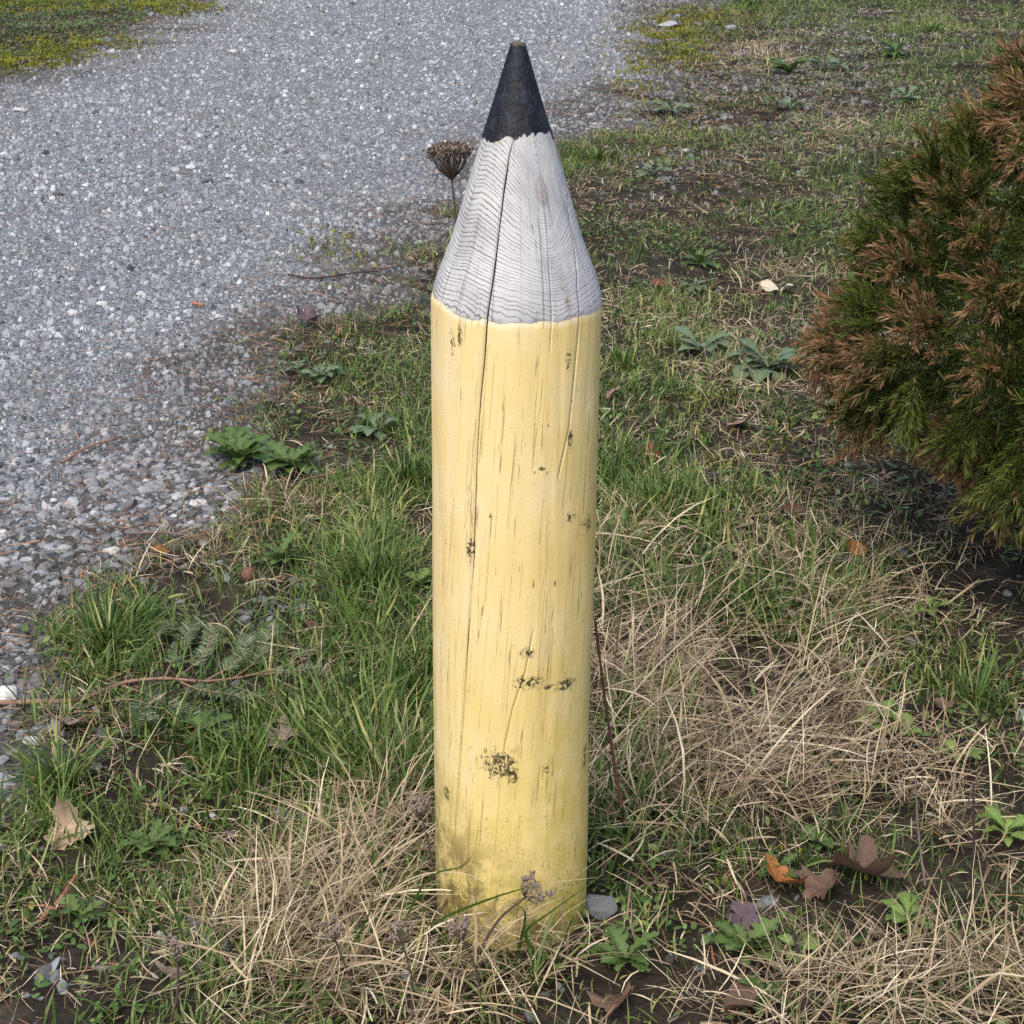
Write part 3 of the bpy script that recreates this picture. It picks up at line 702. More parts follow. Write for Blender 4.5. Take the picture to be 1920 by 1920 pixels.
def mat_yellow():
    n = NT('yellow_paint'); cyl = n.attr('cyl', True); X, TH, Z = n.sep(cyl); crk = n.attr('deep')
    p = n.obj()
    big = n.noise(p, 7, 4); mid = n.noise(p, 28, 5)
    col = n.ramp(big, [(.3, (.75, .56, .215)), (.5, (.79, .61, .27)), (.72, (.81, .66, .36))])
    # paler cream towards the left side, in drawn-out patches
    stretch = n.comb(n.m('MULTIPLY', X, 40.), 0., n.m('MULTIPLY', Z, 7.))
    pale_left = n.m('MULTIPLY', n.step(.02, -.09, TH), n.step(.42, .72, n.noise(stretch, 1., 5, .65)))
    col = n.mix(n.m('MULTIPLY', pale_left, .6), col, (.80, .68, .46))
    rim = n.m('SUBTRACT', n.attr('rim'), n.m('MULTIPLY', n.noise(p, 60, 4), .012))
    col = n.mix(n.m('MULTIPLY', n.step(.004, -.004, rim), .75), col, (.74, .66, .50))
    # algae: greener towards the foot and on the right
    alg = n.m('ADD', n.step(.55, .0, Z), n.m('MULTIPLY', n.step(-.02, .11, TH), .45))
    alg = n.m('MULTIPLY', alg, n.step(.25, .7, n.noise(p, 16, 6, .7)))
    col = n.mix(n.m('MULTIPLY', alg, .75, clamp=True), col, (.53, .43, .075))
    # fine checks following the twisted grain
    def lines(fx, fz, lo, hi, seed):
        vv = n.comb(n.m('MULTIPLY', n.m('ADD', X, seed), fx), seed * 9., n.m('MULTIPLY', Z, fz))
        return n.step(lo, hi, n.noise(vv, 1., 2, .5))
    def hair(fx, fz, wd, seed):          # hair lines: the zero crossings of a drawn-out noise
        vv = n.comb(n.m('MULTIPLY', n.m('ADD', X, seed), fx), seed * 9., n.m('MULTIPLY', Z, fz))
        return n.step(wd, wd * .35, n.m('ABSOLUTE', n.m('SUBTRACT', n.noise(vv, 1., 3, .6), .5)))
    gate = lambda s_, a_, b_: n.step(a_, b_, n.noise(n.comb(n.m('MULTIPLY', n.m('ADD', X, s_), 45.), s_, n.m('MULTIPLY', Z, 9.)), 1., 3, .6))
    l1 = n.m('MULTIPLY', hair(80., 1.3, .011, 1.3), gate(3.1, .45, .52))
    l2 = n.m('MULTIPLY', hair(150., 2.6, .011, 5.7), gate(7.7, .52, .58))
    l3 = n.m('MULTIPLY', lines(620., 45., .69, .75, 2.2), gate(1.7, .5, .62))
    chk = n.m('MAXIMUM', n.m('MULTIPLY', l1, .75), n.m('MAXIMUM', n.m('MULTIPLY', l2, .55), n.m('MULTIPLY', l3, .5)))
    col = n.mix(n.m('MULTIPLY', chk, .85), col, (.20, .125, .045))
    # mould specks, thick at the foot
    sp = n.noise(p, 210, 4, .75); low = n.step(.34, .02, Z)
    rightside = n.m('MULTIPLY', n.step(.0, .11, TH), .35)
    thr = n.m('SUBTRACT', .68, n.m('MULTIPLY', n.m('MAXIMUM', low, rightside), .13))
    speck = n.m('MULTIPLY', n.m('GREATER_THAN', sp, thr), n.step(.4, .6, n.noise(p, 20, 3)))
    col = n.mix(n.m('MULTIPLY', speck, .75), col, (.10, .085, .03))
    # dark damp stain low on the left, soot-like mould at the foot
    st = n.m('MULTIPLY', n.step(.20, .03, n.m('ADD', Z, n.m('MULTIPLY', TH, .75))), n.step(.36, .62, n.noise(p, 24, 6, .7)))
    st2 = n.m('MULTIPLY', n.step(.10, .0, Z), n.step(.45, .62, n.noise(p, 45, 6, .75)))
    col = n.mix(n.m('MULTIPLY', n.m('MAXIMUM', st, n.m('MULTIPLY', st2, .85)), .8), col, (.085, .072, .02))
    # broken paint: gouges and holes at their places
    gouge = None; gw = n.m('MULTIPLY', n.m('SUBTRACT', n.noise(p, 70, 4, .65), .5), 3.4)
    for (a, b, ru, rv) in [(935, 1432, 42, 26), (962, 1462, 16, 14), (985, 1222, 17, 14), (975, 1280, 12, 16), (1000, 1278, 20, 15), (1026, 1288, 12, 7), (1060, 1285, 24, 13), (1012, 878, 9, 6), (1067, 968, 10, 14),
                           (1094, 981, 10, 14), (1058, 675, 6, 22), (1063, 825, 5, 25), (878, 1030, 8, 26), (838, 1490, 9, 14), (1024, 1442, 8, 10), (842, 640, 5, 26), (855, 630, 5, 22), (1096, 1420, 5, 26), (915, 968, 5, 8)]:
        t0, z0 = post_hit(a, b); rz = rv / FPX * 2.45; rt = ru / FPX * 2.45 / max(.5, math.cos(t0))
        dx = n.m('DIVIDE', n.m('SUBTRACT', TH, t0 * PR), rt); dz = n.m('DIVIDE', n.m('SUBTRACT', Z, z0), rz)
        d = n.m('ADD', n.m('SQRT', n.m('ADD', n.m('MULTIPLY', dx, dx), n.m('MULTIPLY', dz, dz))), gw)
        s_ = n.step(1.1, .5, d); gouge = s_ if gouge is None else n.m('MAXIMUM', gouge, s_)
    wv = n.comb(n.m('MULTIPLY', X, 1.), TH, n.m('MULTIPLY', Z, .8))
    sq = n.step(.07, .03, n.m('ABSOLUTE', n.m('SUBTRACT', n.noise(wv, 95, 3, .6, 1.2), .5)))
    dark = n.m('MULTIPLY', gouge, n.m('MAXIMUM', sq, n.step(.54, .62, n.noise(p, 120, 3))))
    col = n.mix(n.m('MULTIPLY', dark, .95), col, (.035, .03, .018))
    col = n.mix(n.step(.0012, .004, crk), col, (.03, .02, .012))
    hgt = n.m('ADD', n.m('MULTIPLY', n.noise(p, 260, 2), .3), n.m('MULTIPLY', n.noise(n.comb(n.m('MULTIPLY', X, 3.), TH, n.m('MULTIPLY', Z, .5)), 45, 3), .6))
    hgt = n.m('SUBTRACT', hgt, n.m('ADD', n.m('MULTIPLY', chk, .9), n.m('MULTIPLY', dark, 1.4)))
    return n.done(n.bsdf(col, .62, n.bump(hgt, .3, .002), .35))
def mat_bare():
    n = NT('bare_weathered_wood'); cyl = n.attr('cyl', True); X, TH, Z = n.sep(cyl); crk = n.attr('deep'); p = n.obj()
    px_, py_, pz_ = n.sep(p)
    kt, kz = post_hit(1007, 358)
    # distance from the wandering pith gives the year rings
    wob = n.noise(n.comb(n.m('MULTIPLY', TH, 9.), 0., n.m('MULTIPLY', pz_, 2.)), 1., 1)
    rr = n.m('SQRT', n.m('ADD', n.m('POWER', n.m('SUBTRACT', px_, .004), 2.), n.m('POWER', n.m('ADD', py_, .003), 2.)))
    dk = n.m('DIVIDE', n.m('SUBTRACT', TH, kt * PR), .035); dk2 = n.m('MULTIPLY', dk, dk)
    up = n.step(kz - .20, kz + .03, Z)
    dent = n.m('MULTIPLY', n.m('DIVIDE', 1., n.m('ADD', 1., dk2)), n.m('MULTIPLY', up, .022))
    dl = n.m('DIVIDE', n.m('SUBTRACT', TH, kt * PR), .009); dzk = n.m('DIVIDE', n.m('SUBTRACT', Z, kz), .016)
    loc = n.m('DIVIDE', .010, n.m('ADD', 1., n.m('ADD', n.m('MULTIPLY', dl, dl), n.m('MULTIPLY', dzk, dzk))))
    ring = n.m('SUBTRACT', n.m('ADD', rr, n.m('MULTIPLY', n.m('SUBTRACT', wob, .5), .007)), n.m('ADD', dent, loc))
    ring = n.m('ADD', ring, n.m('MULTIPLY', n.m('SUBTRACT', n.noise(p, 45, 3), .5), .0008))
    yr = n.m('ADD', n.m('MULTIPLY', ring, 560.), n.m('MULTIPLY', n.noise(n.comb(n.m('MULTIPLY', ring, 90.), 0., 0.), 1., 2), 3.))
    fr = n.m('FRACT', yr)
    line = n.m('MULTIPLY', n.step(.62, .86, fr), n.step(1.0, .93, fr))
    vary = n.step(.30, .62, n.noise(n.comb(n.m('FLOOR', yr), n.m('MULTIPLY', TH, 22.), 0.), 1.7, 2))
    line = n.m('MULTIPLY', line, n.m('ADD', .25, n.m('MULTIPLY', vary, .75)))
    line = n.m('MULTIPLY', line, n.m('ADD', .62, n.m('MULTIPLY', n.step(.04, -.05, TH), .38)))
    blot = n.noise(p, 18, 5)
    col = n.ramp(blot, [(.3, (.36, .36, .37)), (.5, (.475, .475, .485)), (.72, (.565, .56, .55))])
    col = n.mix(n.m('MULTIPLY', n.step(.5, .72, n.noise(p, 30, 5, .65)), n.m('MULTIPLY', n.step(kz - .06, kz + .07, Z), .6)), col, (.40, .39, .25))
    col = n.mix(n.m('MULTIPLY', line, .8), col, (.12, .105, .105))
    # knot
    dkt = n.m('DIVIDE', n.m('SUBTRACT', TH, kt * PR), .0125); dkz = n.m('DIVIDE', n.m('SUBTRACT', Z, kz), .017)
    kd = n.m('ADD', n.m('SQRT', n.m('ADD', n.m('MULTIPLY', dkt, dkt), n.m('MULTIPLY', dkz, dkz))), n.m('MULTIPLY', n.m('SUBTRACT', n.noise(p, 90, 3), .5), .5))
    col = n.mix(n.m('MULTIPLY', n.step(1., .8, kd), .8), col, n.mix(n.step(.3, .7, n.m('FRACT', n.m('MULTIPLY', kd, 3.2))), (.30, .27, .26), (.42, .39, .375)))
    rim = n.m('MULTIPLY', n.step(.75, .95, kd), n.step(1.2, 1.0, kd)); col = n.mix(n.m('MULTIPLY', rim, .4), col, (.17, .15, .14))
    # hair cracks down the slope and small dark pits
    hv = n.comb(n.m('MULTIPLY', TH, 75.), 3., n.m('MULTIPLY', Z, 1.4))
    hair = n.m('MULTIPLY', n.step(.016, .005, n.m('ABSOLUTE', n.m('SUBTRACT', n.noise(hv, 1., 2, .5), .5))), n.step(.42, .55, n.noise(n.comb(n.m('MULTIPLY', TH, 30.), 8., n.m('MULTIPLY', Z, 6.)), 1., 2)))
    col = n.mix(n.m('MULTIPLY', hair, .4), col, (.12, .10, .095))
    pit = n.m('MULTIPLY', n.step(.70, .76, n.noise(p, 240, 3)), n.step(.5, .6, n.noise(p, 22, 2)))
    col = n.mix(n.m('MULTIPLY', pit, .6), col, (.12, .09, .08))
    t0, z0 = post_hit(1052, 545)
    sx = n.m('DIVIDE', n.m('SUBTRACT', TH, t0 * PR), .008); sz = n.m('DIVIDE', n.m('SUBTRACT', Z, z0), .032)
    sd_ = n.m('SQRT', n.m('ADD', n.m('MULTIPLY', sx, sx), n.m('MULTIPLY', sz, sz)))
    col = n.mix(n.m('MULTIPLY', n.step(1.2, .2, sd_), n.m('MULTIPLY', n.step(.4, .65, n.noise(p, 90, 4)), .8)), col, (.20, .14, .05))
    col = n.mix(n.step(.0012, .004, crk), col, (.025, .02, .018))
    hgt = n.m('SUBTRACT', n.m('MULTIPLY', n.noise(p, 300, 3), .3), n.m('ADD', n.m('MULTIPLY', line, .8), n.m('MULTIPLY', hair, .3)))
    return n.done(n.bsdf(col, .8, n.bump(hgt, .5, .0015), .25))
def mat_black():
    n = NT('black_paint'); cyl = n.attr('cyl', True); X, TH, Z = n.sep(cyl); crk = n.attr('deep'); p = n.obj()
    a = n.noise(p, 55, 6, .7); s = n.noise(n.comb(n.m('MULTIPLY', TH, 60.), 0., n.m('MULTIPLY', Z, 16.)), 1., 5, .7)
    col = n.ramp(a, [(.38, (.003, .004, .007)), (.52, (.007, .009, .015)), (.66, (.03, .035, .047))])
    col = n.mix(n.m('MULTIPLY', n.step(.54, .70, s), .45), col, (.06, .066, .082))
    col = n.mix(n.m('MULTIPLY', n.step(Z_TOP - .003, Z_TOP + .006, n.m('ADD', Z, n.m('MULTIPLY', n.m('SUBTRACT', a, .5), .03))), .8), col, (.15, .12, .085))
    col = n.mix(n.step(.0012, .004, crk), col, (.004, .004, .005))
    return n.done(n.bsdf(col, n.m('ADD', .38, n.m('MULTIPLY', a, .3)), n.bump(n.m('ADD', n.noise(p, 160, 4), n.m('MULTIPLY', s, .6)), .6, .0025), .3))
post = empty('pencil_post', (-.001, 0, 0), 'wooden post carved and painted like a giant yellow pencil with black point', 'post')
post.rotation_euler = (0, R(.38), R(0))
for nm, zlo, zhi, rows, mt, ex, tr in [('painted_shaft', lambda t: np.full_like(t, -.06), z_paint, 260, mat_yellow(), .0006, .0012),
                                       ('bare_wood_cone', z_paint, z_black, 120, mat_bare(), 0., 0.), ('black_tip', z_black, lambda t: np.full_like(t, Z_TOP), 70, mat_black(), .0004, 0.)]:
    V, F, cyl, deep, rim = post_part(zlo, zhi, rows, nm, mt, bulge, ex, tr)
    Fs = [F]; nc = len(UC)
    if nm == 'black_tip':        # blunt rounded end
        last = (rows - 1) * nc + np.arange(nc - 1)
        V = np.vstack([V, [[.0, 0, Z_TOP + .004]]]); cyl = np.vstack([cyl, [[0, 0, Z_TOP + .004]]]); deep = np.append(deep, 0); rim = np.append(rim, 0)
        Fs.append(np.stack([last, last + 1, np.full(nc - 1, len(V) - 1)], 1))
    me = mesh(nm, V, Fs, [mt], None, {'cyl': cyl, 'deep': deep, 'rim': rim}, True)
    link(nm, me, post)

# ------------------------------------------------------------------ shrub
def mat_conifer():
    n = NT('conifer_needles'); s = n.attr('along'); t = n.attr('tint'); r = n.orand()
    green = n.ramp(t, [(0, (.024, .044, .006)), (.5, (.065, .10, .013)), (1., (.145, .175, .028))])
    bronze = n.ramp(t, [(0, (.12, .065, .028)), (.5, (.235, .13, .06)), (1., (.38, .235, .13))])
    f = n.m('MULTIPLY', n.step(.45, 1.05, n.m('ADD', s, n.m('MULTIPLY', n.m('SUBTRACT', r, .42), .9))), n.step(.1, .55, n.attr('sunny')))
    return n.leafy(n.mix(f, green, bronze), .2, .5, .3)
def mat_bark(c0=(.035, .022, .014), c1=(.11, .07, .045), name='bark'):
    n = NT(name); p = n.obj(); a = n.noise(p, 60, 5)
    return n.done(n.bsdf(n.mix(a, c0, c1), .85, n.bump(n.noise(p, 140, 4), .6, .003), .2))
M['conifer'] = mat_conifer(); M['bark'] = mat_bark()
def spray_mesh(seed, length, sunny):
    """a plume: a bent twig with side shoots all round it, every shoot bristling with needles"""
    r = np.random.default_rng(seed); acc = Acc()
    axisP = smooth_line([(0, 0, 0), (length * .35, r.normal(0, .006), length * .05), (length * .7, r.normal(0, .01), length * .06), (length, r.normal(0, .012), length * .02)], 14)
    shoots = [(axisP, 1.)]
    V, F = tube(axisP, np.linspace(.0035, .0009, 14), 4); acc.add(V, F, 1, tint=.5, along=0., sunny=sunny)
    ns = 24
    for i in range(ns):
        t = .10 + .85 * i / (ns - 1); b = axisP[int(t * 13)]
        roll = i * 2.4 + r.normal(0, .3); op = r.uniform(.6, 1.2)
        ln = length * (.80 - .38 * t) * r.uniform(.7, 1.15)
        d = np.array([math.cos(op), math.sin(op) * math.cos(roll), math.sin(op) * math.sin(roll) * .7 + .1]); d /= np.linalg.norm(d)
        P = np.array([b + d * ln * q + np.array([.28 * ln * q * q, 0, -.08 * ln * q * q]) for q in np.linspace(0, 1, 6)])
        shoots.append((P, t)); V, F = tube(P, np.linspace(.0018, .0006, 6), 3); acc.add(V, F, 1, tint=.5, along=0., sunny=sunny)
    px, dx, al = [], [], []
    for P, t in shoots:
        seg = np.linalg.norm(np.diff(P, axis=0), axis=1).sum(); m_ = max(int(seg / .0015), 12)
        q = r.random(m_) * (len(P) - 1.001); i = q.astype(int); f = (q - i)[:, None]
        c = P[i] * (1 - f) + P[i + 1] * f; T = unit(P[i + 1] - P[i])
        rnd = unit(np.cross(T, r.normal(0, 1, (m_, 3)))); qq = q / (len(P) - 1)
        ang = r.uniform(.5, .95, m_) * (1.1 - .55 * qq)
        px.append(c); dx.append(unit(T * np.cos(ang)[:, None] + rnd * np.sin(ang)[:, None])); al.append(np.clip(qq * (.45 + .6 * t), 0, 1))
    c, d, al = np.vstack(px), np.vstack(dx), np.concatenate(al); n = len(c)
    ln = r.uniform(.012, .023, n); wv = unit(np.cross(d, r.normal(0, 1, (n, 3)))) * .00115
    tip = c + d * ln[:, None]; mid = c + d * ln[:, None] * .5 + np.array([0, 0, .0008])
    V = np.stack([c - wv, c + wv, mid - wv, mid + wv, tip], 1).reshape(-1, 3); o = np.arange(n) * 5
    al_ = np.stack([al - .25, al - .25, al, al, al + .22], 1).ravel(); ti = np.repeat(np.clip(r.normal(.5, .25, n), 0, 1), 5)
    F3 = np.stack([o + 2, o + 3, o + 4], 1) + acc.n
    acc.add(V, np.stack([o, o + 1, o + 3, o + 2], 1), 0, tint=ti, along=al_, sunny=sunny)
    acc.F.setdefault((3, 0), []).append(F3)
    return acc.mesh('branch', [M['conifer'], M['bark']])
SPRAYS_OUT = [spray_mesh(100 + i, random.uniform(.085, .12), 1.) for i in range(7)]
SPRAYS_IN = [spray_mesh(200 + i, random.uniform(.17, .24), .0) for i in range(4)]
BUSH = Vector((1.40, 1.42, 0)); BUSH.z = float(height(np.array([1.40]), np.array([1.42]))[0])
shrub = empty('conifer_shrub', BUSH, 'dense dark green conifer shrub with bronzed pinkish-brown branch tips at the right', 'shrub')
LOBES = [((0, 0, .60), (.62, .58, .40)), ((-.36, -.12, .66), (.34, .34, .26)), ((-.42, -.10, .44), (.34, .36, .18)), ((-.22, -.22, .82), (.30, .30, .24)), ((.02, -.02, .98), (.40, .38, .26)), ((-.06, .12, .98), (.28, .3, .20)),
         ((-.18, -.34, .40), (.40, .34, .20)), ((.1, -.36, .62), (.44, .34, .34)), ((-.02, -.34, .27), (.30, .26, .14)), ((.4, .1, .7), (.4, .4, .4)), ((.34, .05, 1.12), (.22, .22, .2)), ((.06, -.05, 1.0), (.40, .36, .24)), ((-.36, -.22, .54), (.36, .32, .22)), ((-.2, -.3, .62), (.34, .34, .26))]
def crown_r(d):
    """how far the crown reaches from its middle along direction d"""
    c0 = np.array([0, -.05, .62]); best = 0
    for c, r_ in LOBES:
        c = np.array(c); r_ = np.array(r_)
        o = (c0 - c) / r_; dd = d / r_; A_ = dd @ dd; B_ = o @ dd; C_ = o @ o - 1
        ds = B_ * B_ - A_ * C_
        if ds > 0: best = max(best, (-B_ + math.sqrt(ds)) / A_)
    return c0, best
rb = random.Random(5); placed = []; tries = 0
view = np.array([-.36, -.93, .1]); view /= np.linalg.norm(view)
def add_branch(me, P, D, scale, roll):
    o = link('branch', me, shrub)
    X = Vector(D).normalized(); Zr = Vector((0, 0, 1)); Yv = Zr.cross(X).normalized() if abs(X.z) < .98 else Vector((0, 1, 0)); Zv = X.cross(Yv)
    Mx = Matrix((X, Yv, Zv)).transposed().to_4x4()
    o.matrix_local = Matrix.Translation(Vector(P)) @ Mx @ Matrix.Rotation(roll, 4, 'X') @ Matrix.Scale(scale, 4)
    return o
while len(placed) < 262:
    best = None                          # of several spots take the one farthest from the branches already there
    for _ in range(14):
        d = np.array([rb.gauss(0, 1), rb.gauss(0, 1), rb.gauss(0, 1)]); d /= np.linalg.norm(d)
        if d @ view < -.12 and rb.random() < .9: continue
        c0, rr_ = crown_r(d); S_pt = c0 + d * rr_
        if S_pt[2] < .12 or (S_pt[0] > .55 and rb.random() < .75): continue
        gap = min([np.linalg.norm(S_pt - q) for q in placed] or [9.])
        if best is None or gap > best[0]: best = (gap, S_pt, d)
    if best is None: continue
    gap, S_pt, d = best
    placed.append(S_pt)
    out = d * np.array([1, 1, .75]) + np.array([0, 0, .16 if S_pt[2] > .45 else -.25]) + np.array([rb.gauss(0, .35), rb.gauss(0, .35), rb.gauss(0, .3)])
    out /= np.linalg.norm(out)
    me = rb.choice(SPRAYS_OUT); sc = rb.uniform(.9, 1.3) * (1.15 if S_pt[2] < .35 else 1)
    add_branch(me, S_pt - out * .095 * sc, out, sc, rb.uniform(-3, 3))
    if len(placed) % 9 == 0:
        inn = out + np.array([rb.gauss(0, .4), rb.gauss(0, .4), rb.gauss(-.15, .3)]); inn /= np.linalg.norm(inn)
        add_branch(rb.choice(SPRAYS_IN), S_pt - d * .20 - inn * .08, inn, rb.uniform(1., 1.3), rb.uniform(-2, 2))
acc = Acc(); V, F = tube(smooth_line([(0, 0, -.05), (.01, .01, .25), (0, -.01, .6), (.04, .02, 1.1)], 14), np.linspace(.035, .008, 14), 8); acc.add(V, F)
link('trunk', acc.mesh('trunk', [M['bark']], True), shrub)
for i in range(26):                      # limbs from the trunk to the crown
    a = i * 2.4; z0 = .12 + .8 * i / 26; e = np.array([math.cos(a) * .45, math.sin(a) * .45, z0 + rb.uniform(.02, .2)])
    if z0 > .6: e[:2] *= .6
    V, F = tube(smooth_line([(0, 0, z0), e * .5 + np.array([0, 0, z0 * .5 + .03]), e], 8), np.linspace(.012, .004, 8), 5)
    link('limb', mesh('limb', V, F, [M['bark']], smooth=True), shrub)
# the dim needles deep inside the crown
r = np.random.default_rng(77); n = 70000; d = unit(r.normal(0, 1, (n, 3))); C = []
for (c, q) in LOBES: C.append((np.array(c), np.array(q)))
pick = r.choice(len(C), n, p=np.array([np.prod(q) for c, q in C]) / sum(np.prod(q) for c, q in C))
cc = np.array([c for c, q in C])[pick]; qq = np.array([q for c, q in C])[pick]
P = cc + qq * d * np.sqrt(r.uniform(.25, .92, (n, 1))); kk = P[:, 2] > .14; P, d = P[kk], d[kk]; n = len(P)
dd = unit(d + r.normal(0, .55, (n, 3)) + np.array([0, 0, .15])); ph_ = np.arccos(np.clip(dd[:, 2], -1, 1))
V, F, T_, S_ = blades(P[:, 0], P[:, 1], P[:, 2], np.arctan2(dd[:, 1], dd[:, 0]), r.uniform(.022, .042, n), r.uniform(.0025, .0045, n), ph_, ph_ + .2, 0., 1, np.clip(r.normal(.35, .25, n), 0, 1), r.uniform(-1.5, 1.5, n))
a = Acc(); a.add(V, F, 0, tint=T_, along=S_ * 0, sunny=0.)
link('inner_foliage', a.mesh('inner_foliage', [M['conifer']]), shrub, kind='stuff')
print('branches', len(placed))

# ------------------------------------------------------------------ stones one can pick out
def rock_mesh(seed, sx, sy, sz, tint):
    r = np.random.default_rng(seed); import bmesh
    bm = bmesh.new(); pts = r.normal(0, 1, (22, 3)); pts = unit(pts) * r.uniform(.8, 1.1, (22, 1))
    for q in pts: bm.verts.new((q[0] * sx, q[1] * sy, q[2] * sz))
    bmesh.ops.convex_hull(bm, input=bm.verts)
    for v_ in [v_ for v_ in bm.verts if not v_.link_faces]: bm.verts.remove(v_)
    bmesh.ops.bevel(bm, geom=bm.edges[:], offset=min(sx, sz) * .10, segments=1, affect='EDGES')
    me = bpy.data.meshes.new('stone'); bm.to_mesh(me); bm.free()
    me.materials.append(M['rock']); at = me.attributes.new('tint', 'FLOAT', 'POINT'); at.data.foreach_set('value', np.full(len(me.vertices), tint, np.float32))
    return me
STONES = [  # u, v, width px, height px, tint, label
    (1250, 58, 46, 26, .62, 'largest pale grey rock among moss at the far right edge of the drive'),
    (14, 1322, 70, 52, .95, 'white pitted stone under the bare end of the fir branch at left edge'),
    (374, 958, 46, 20, .9, 'long white slab stone where the lawn meets the gravel'),
    (411, 607, 26, 16, .95, 'small white block stone on gravel level with the yellow paint line'),
    (121, 1048, 34, 26, .6, 'rounded grey stone on gravel above the big grass tuft'),
    (210, 1044, 40, 20, .85, 'pale flat slab stone beside the rounded grey stone'),
    (374, 828, 28, 18, .7, 'light grey stone just above the green weed rosette on gravel'),
    (317, 713, 28, 17, .66, 'blue-grey stone on the gravel left of the dry grass edge'),
    (265, 563, 26, 14, .75, 'pale oval stone near the red chip on the gravel'),
    (192, 583, 26, 14, .9, 'whitish flat stone on gravel at the middle left'),
    (390, 350, 26, 14, .08, 'black stone in the middle of the gravel drive'),
    (109, 375, 24, 11, .06, 'black flat stone on the gravel near the left edge'),
    (292, 443, 18, 15, .04, 'small black stone on the gravel below the middle'),
    (359, 324, 24, 14, .85, 'light stone directly beside the black stone on the drive'),
    (439, 104, 22, 12, .75, 'grey stone alone in the far part of the drive'),
    (40, 215, 34, 14, .8, 'broad flat pale stone on the far left gravel'),
    (394, 1536, 28, 26, .85, 'white chunky stone in bare soil left of the post foot'),
    (345, 1522, 30, 20, .45, 'grey stone in bare soil next to the white chunk'),
    (178, 1722, 32, 20, .55, 'grey stone half buried in the bare patch at lower left'),
    (305, 1755, 30, 20, .6, 'pale grey stone in soil left of the straw heap'),
    (1369, 56, 26, 18, .45, 'bluish stone on soil right of the moss'),
    (1287, 284, 22, 10, .95, 'white stone on dark soil right of the pencil cone'),
    (1270, 215, 18, 14, .5, 'grey stone with needles round it behind the grass clump'),
    (130, 1330, 40, 22, .3, 'dark blue-grey flat stone below the fir branch stem'),
    (60, 1395, 36, 22, .7, 'pale stone at the lower left tip of the gravel'),
    (58, 112, 14, 11, .12, 'round dark stone sitting in the moss at far left'),
    (1122, 1712, 84, 62, .22, 'rough grey lump of old concrete against the foot of the post'),
]
for i, (u_, v_, wp_, hp_, ti, lb) in enumerate(STONES):
    p = ground_pt(u_, v_); dep = (p.y - CAM_Y) * CP - (p.z - CAM_H) * SP; m_ = dep / FPX
    el = math.atan2(CAM_H, p.y - CAM_Y)
    sx = wp_ * m_ / 2; sz = max(hp_ * m_ / 2 * .75, .004); sy = max(sx * .75, .006)
    o = link('stone' if i < len(STONES) - 1 else 'concrete_lump', rock_mesh(300 + i, sx, sy, sz, ti), None, label=lb, category='stone' if i < len(STONES) - 1 else 'concrete', group='loose stones')
    zz = float(surf(np.array([p.x]), np.array([p.y]))[0])
    o.location = (p.x, p.y, zz + sz * .55); o.rotation_euler = (random.uniform(-.1, .1), random.uniform(-.1, .1), random.uniform(-.3, .3))

# ------------------------------------------------------------------ dead leaves
def mat_dead(name, c0, c1):
    n = NT(name); p = n.obj(); a = n.noise(p, 55, 5); rad = n.attr('tint'); vein = n.attr('along')
    col = n.mix(a, c0, c1); col = n.mix(n.m('MULTIPLY', n.step(.5, .75, n.noise(p, 130, 3)), .4), col, tuple(q * .55 for q in c0))
    col = n.mix(n.m('MULTIPLY', vein, .35), col, tuple(min(1, q * 1.4) for q in c1))
    return n.leafy(col, .15, .6, .25, n.bump(n.m('ADD', n.noise(p, 160, 3), n.m('MULTIPLY', vein, -.7)), .6, .002))
DEAD = {'tan': mat_dead('tan_leaf', (.40, .27, .17), (.58, .44, .31)), 'brown': mat_dead('brown_leaf', (.085, .05, .035), (.19, .12, .085)), 'orange': mat_dead('orange_leaf', (.24, .09, .025), (.40, .17, .05)),
        'purple': mat_dead('purple_leaf', (.08, .055, .065), (.16, .115, .13)), 'pink': mat_dead('pink_leaf', (.27, .15, .12), (.42, .27, .22)), 'red': mat_dead('red_leaf', (.10, .03, .025), (.22, .07, .05)),
        'cream': mat_dead('cream_leaf', (.48, .42, .30), (.66, .60, .46)), 'grey': mat_dead('grey_leaf', (.22, .165, .135), (.36, .29, .24))}
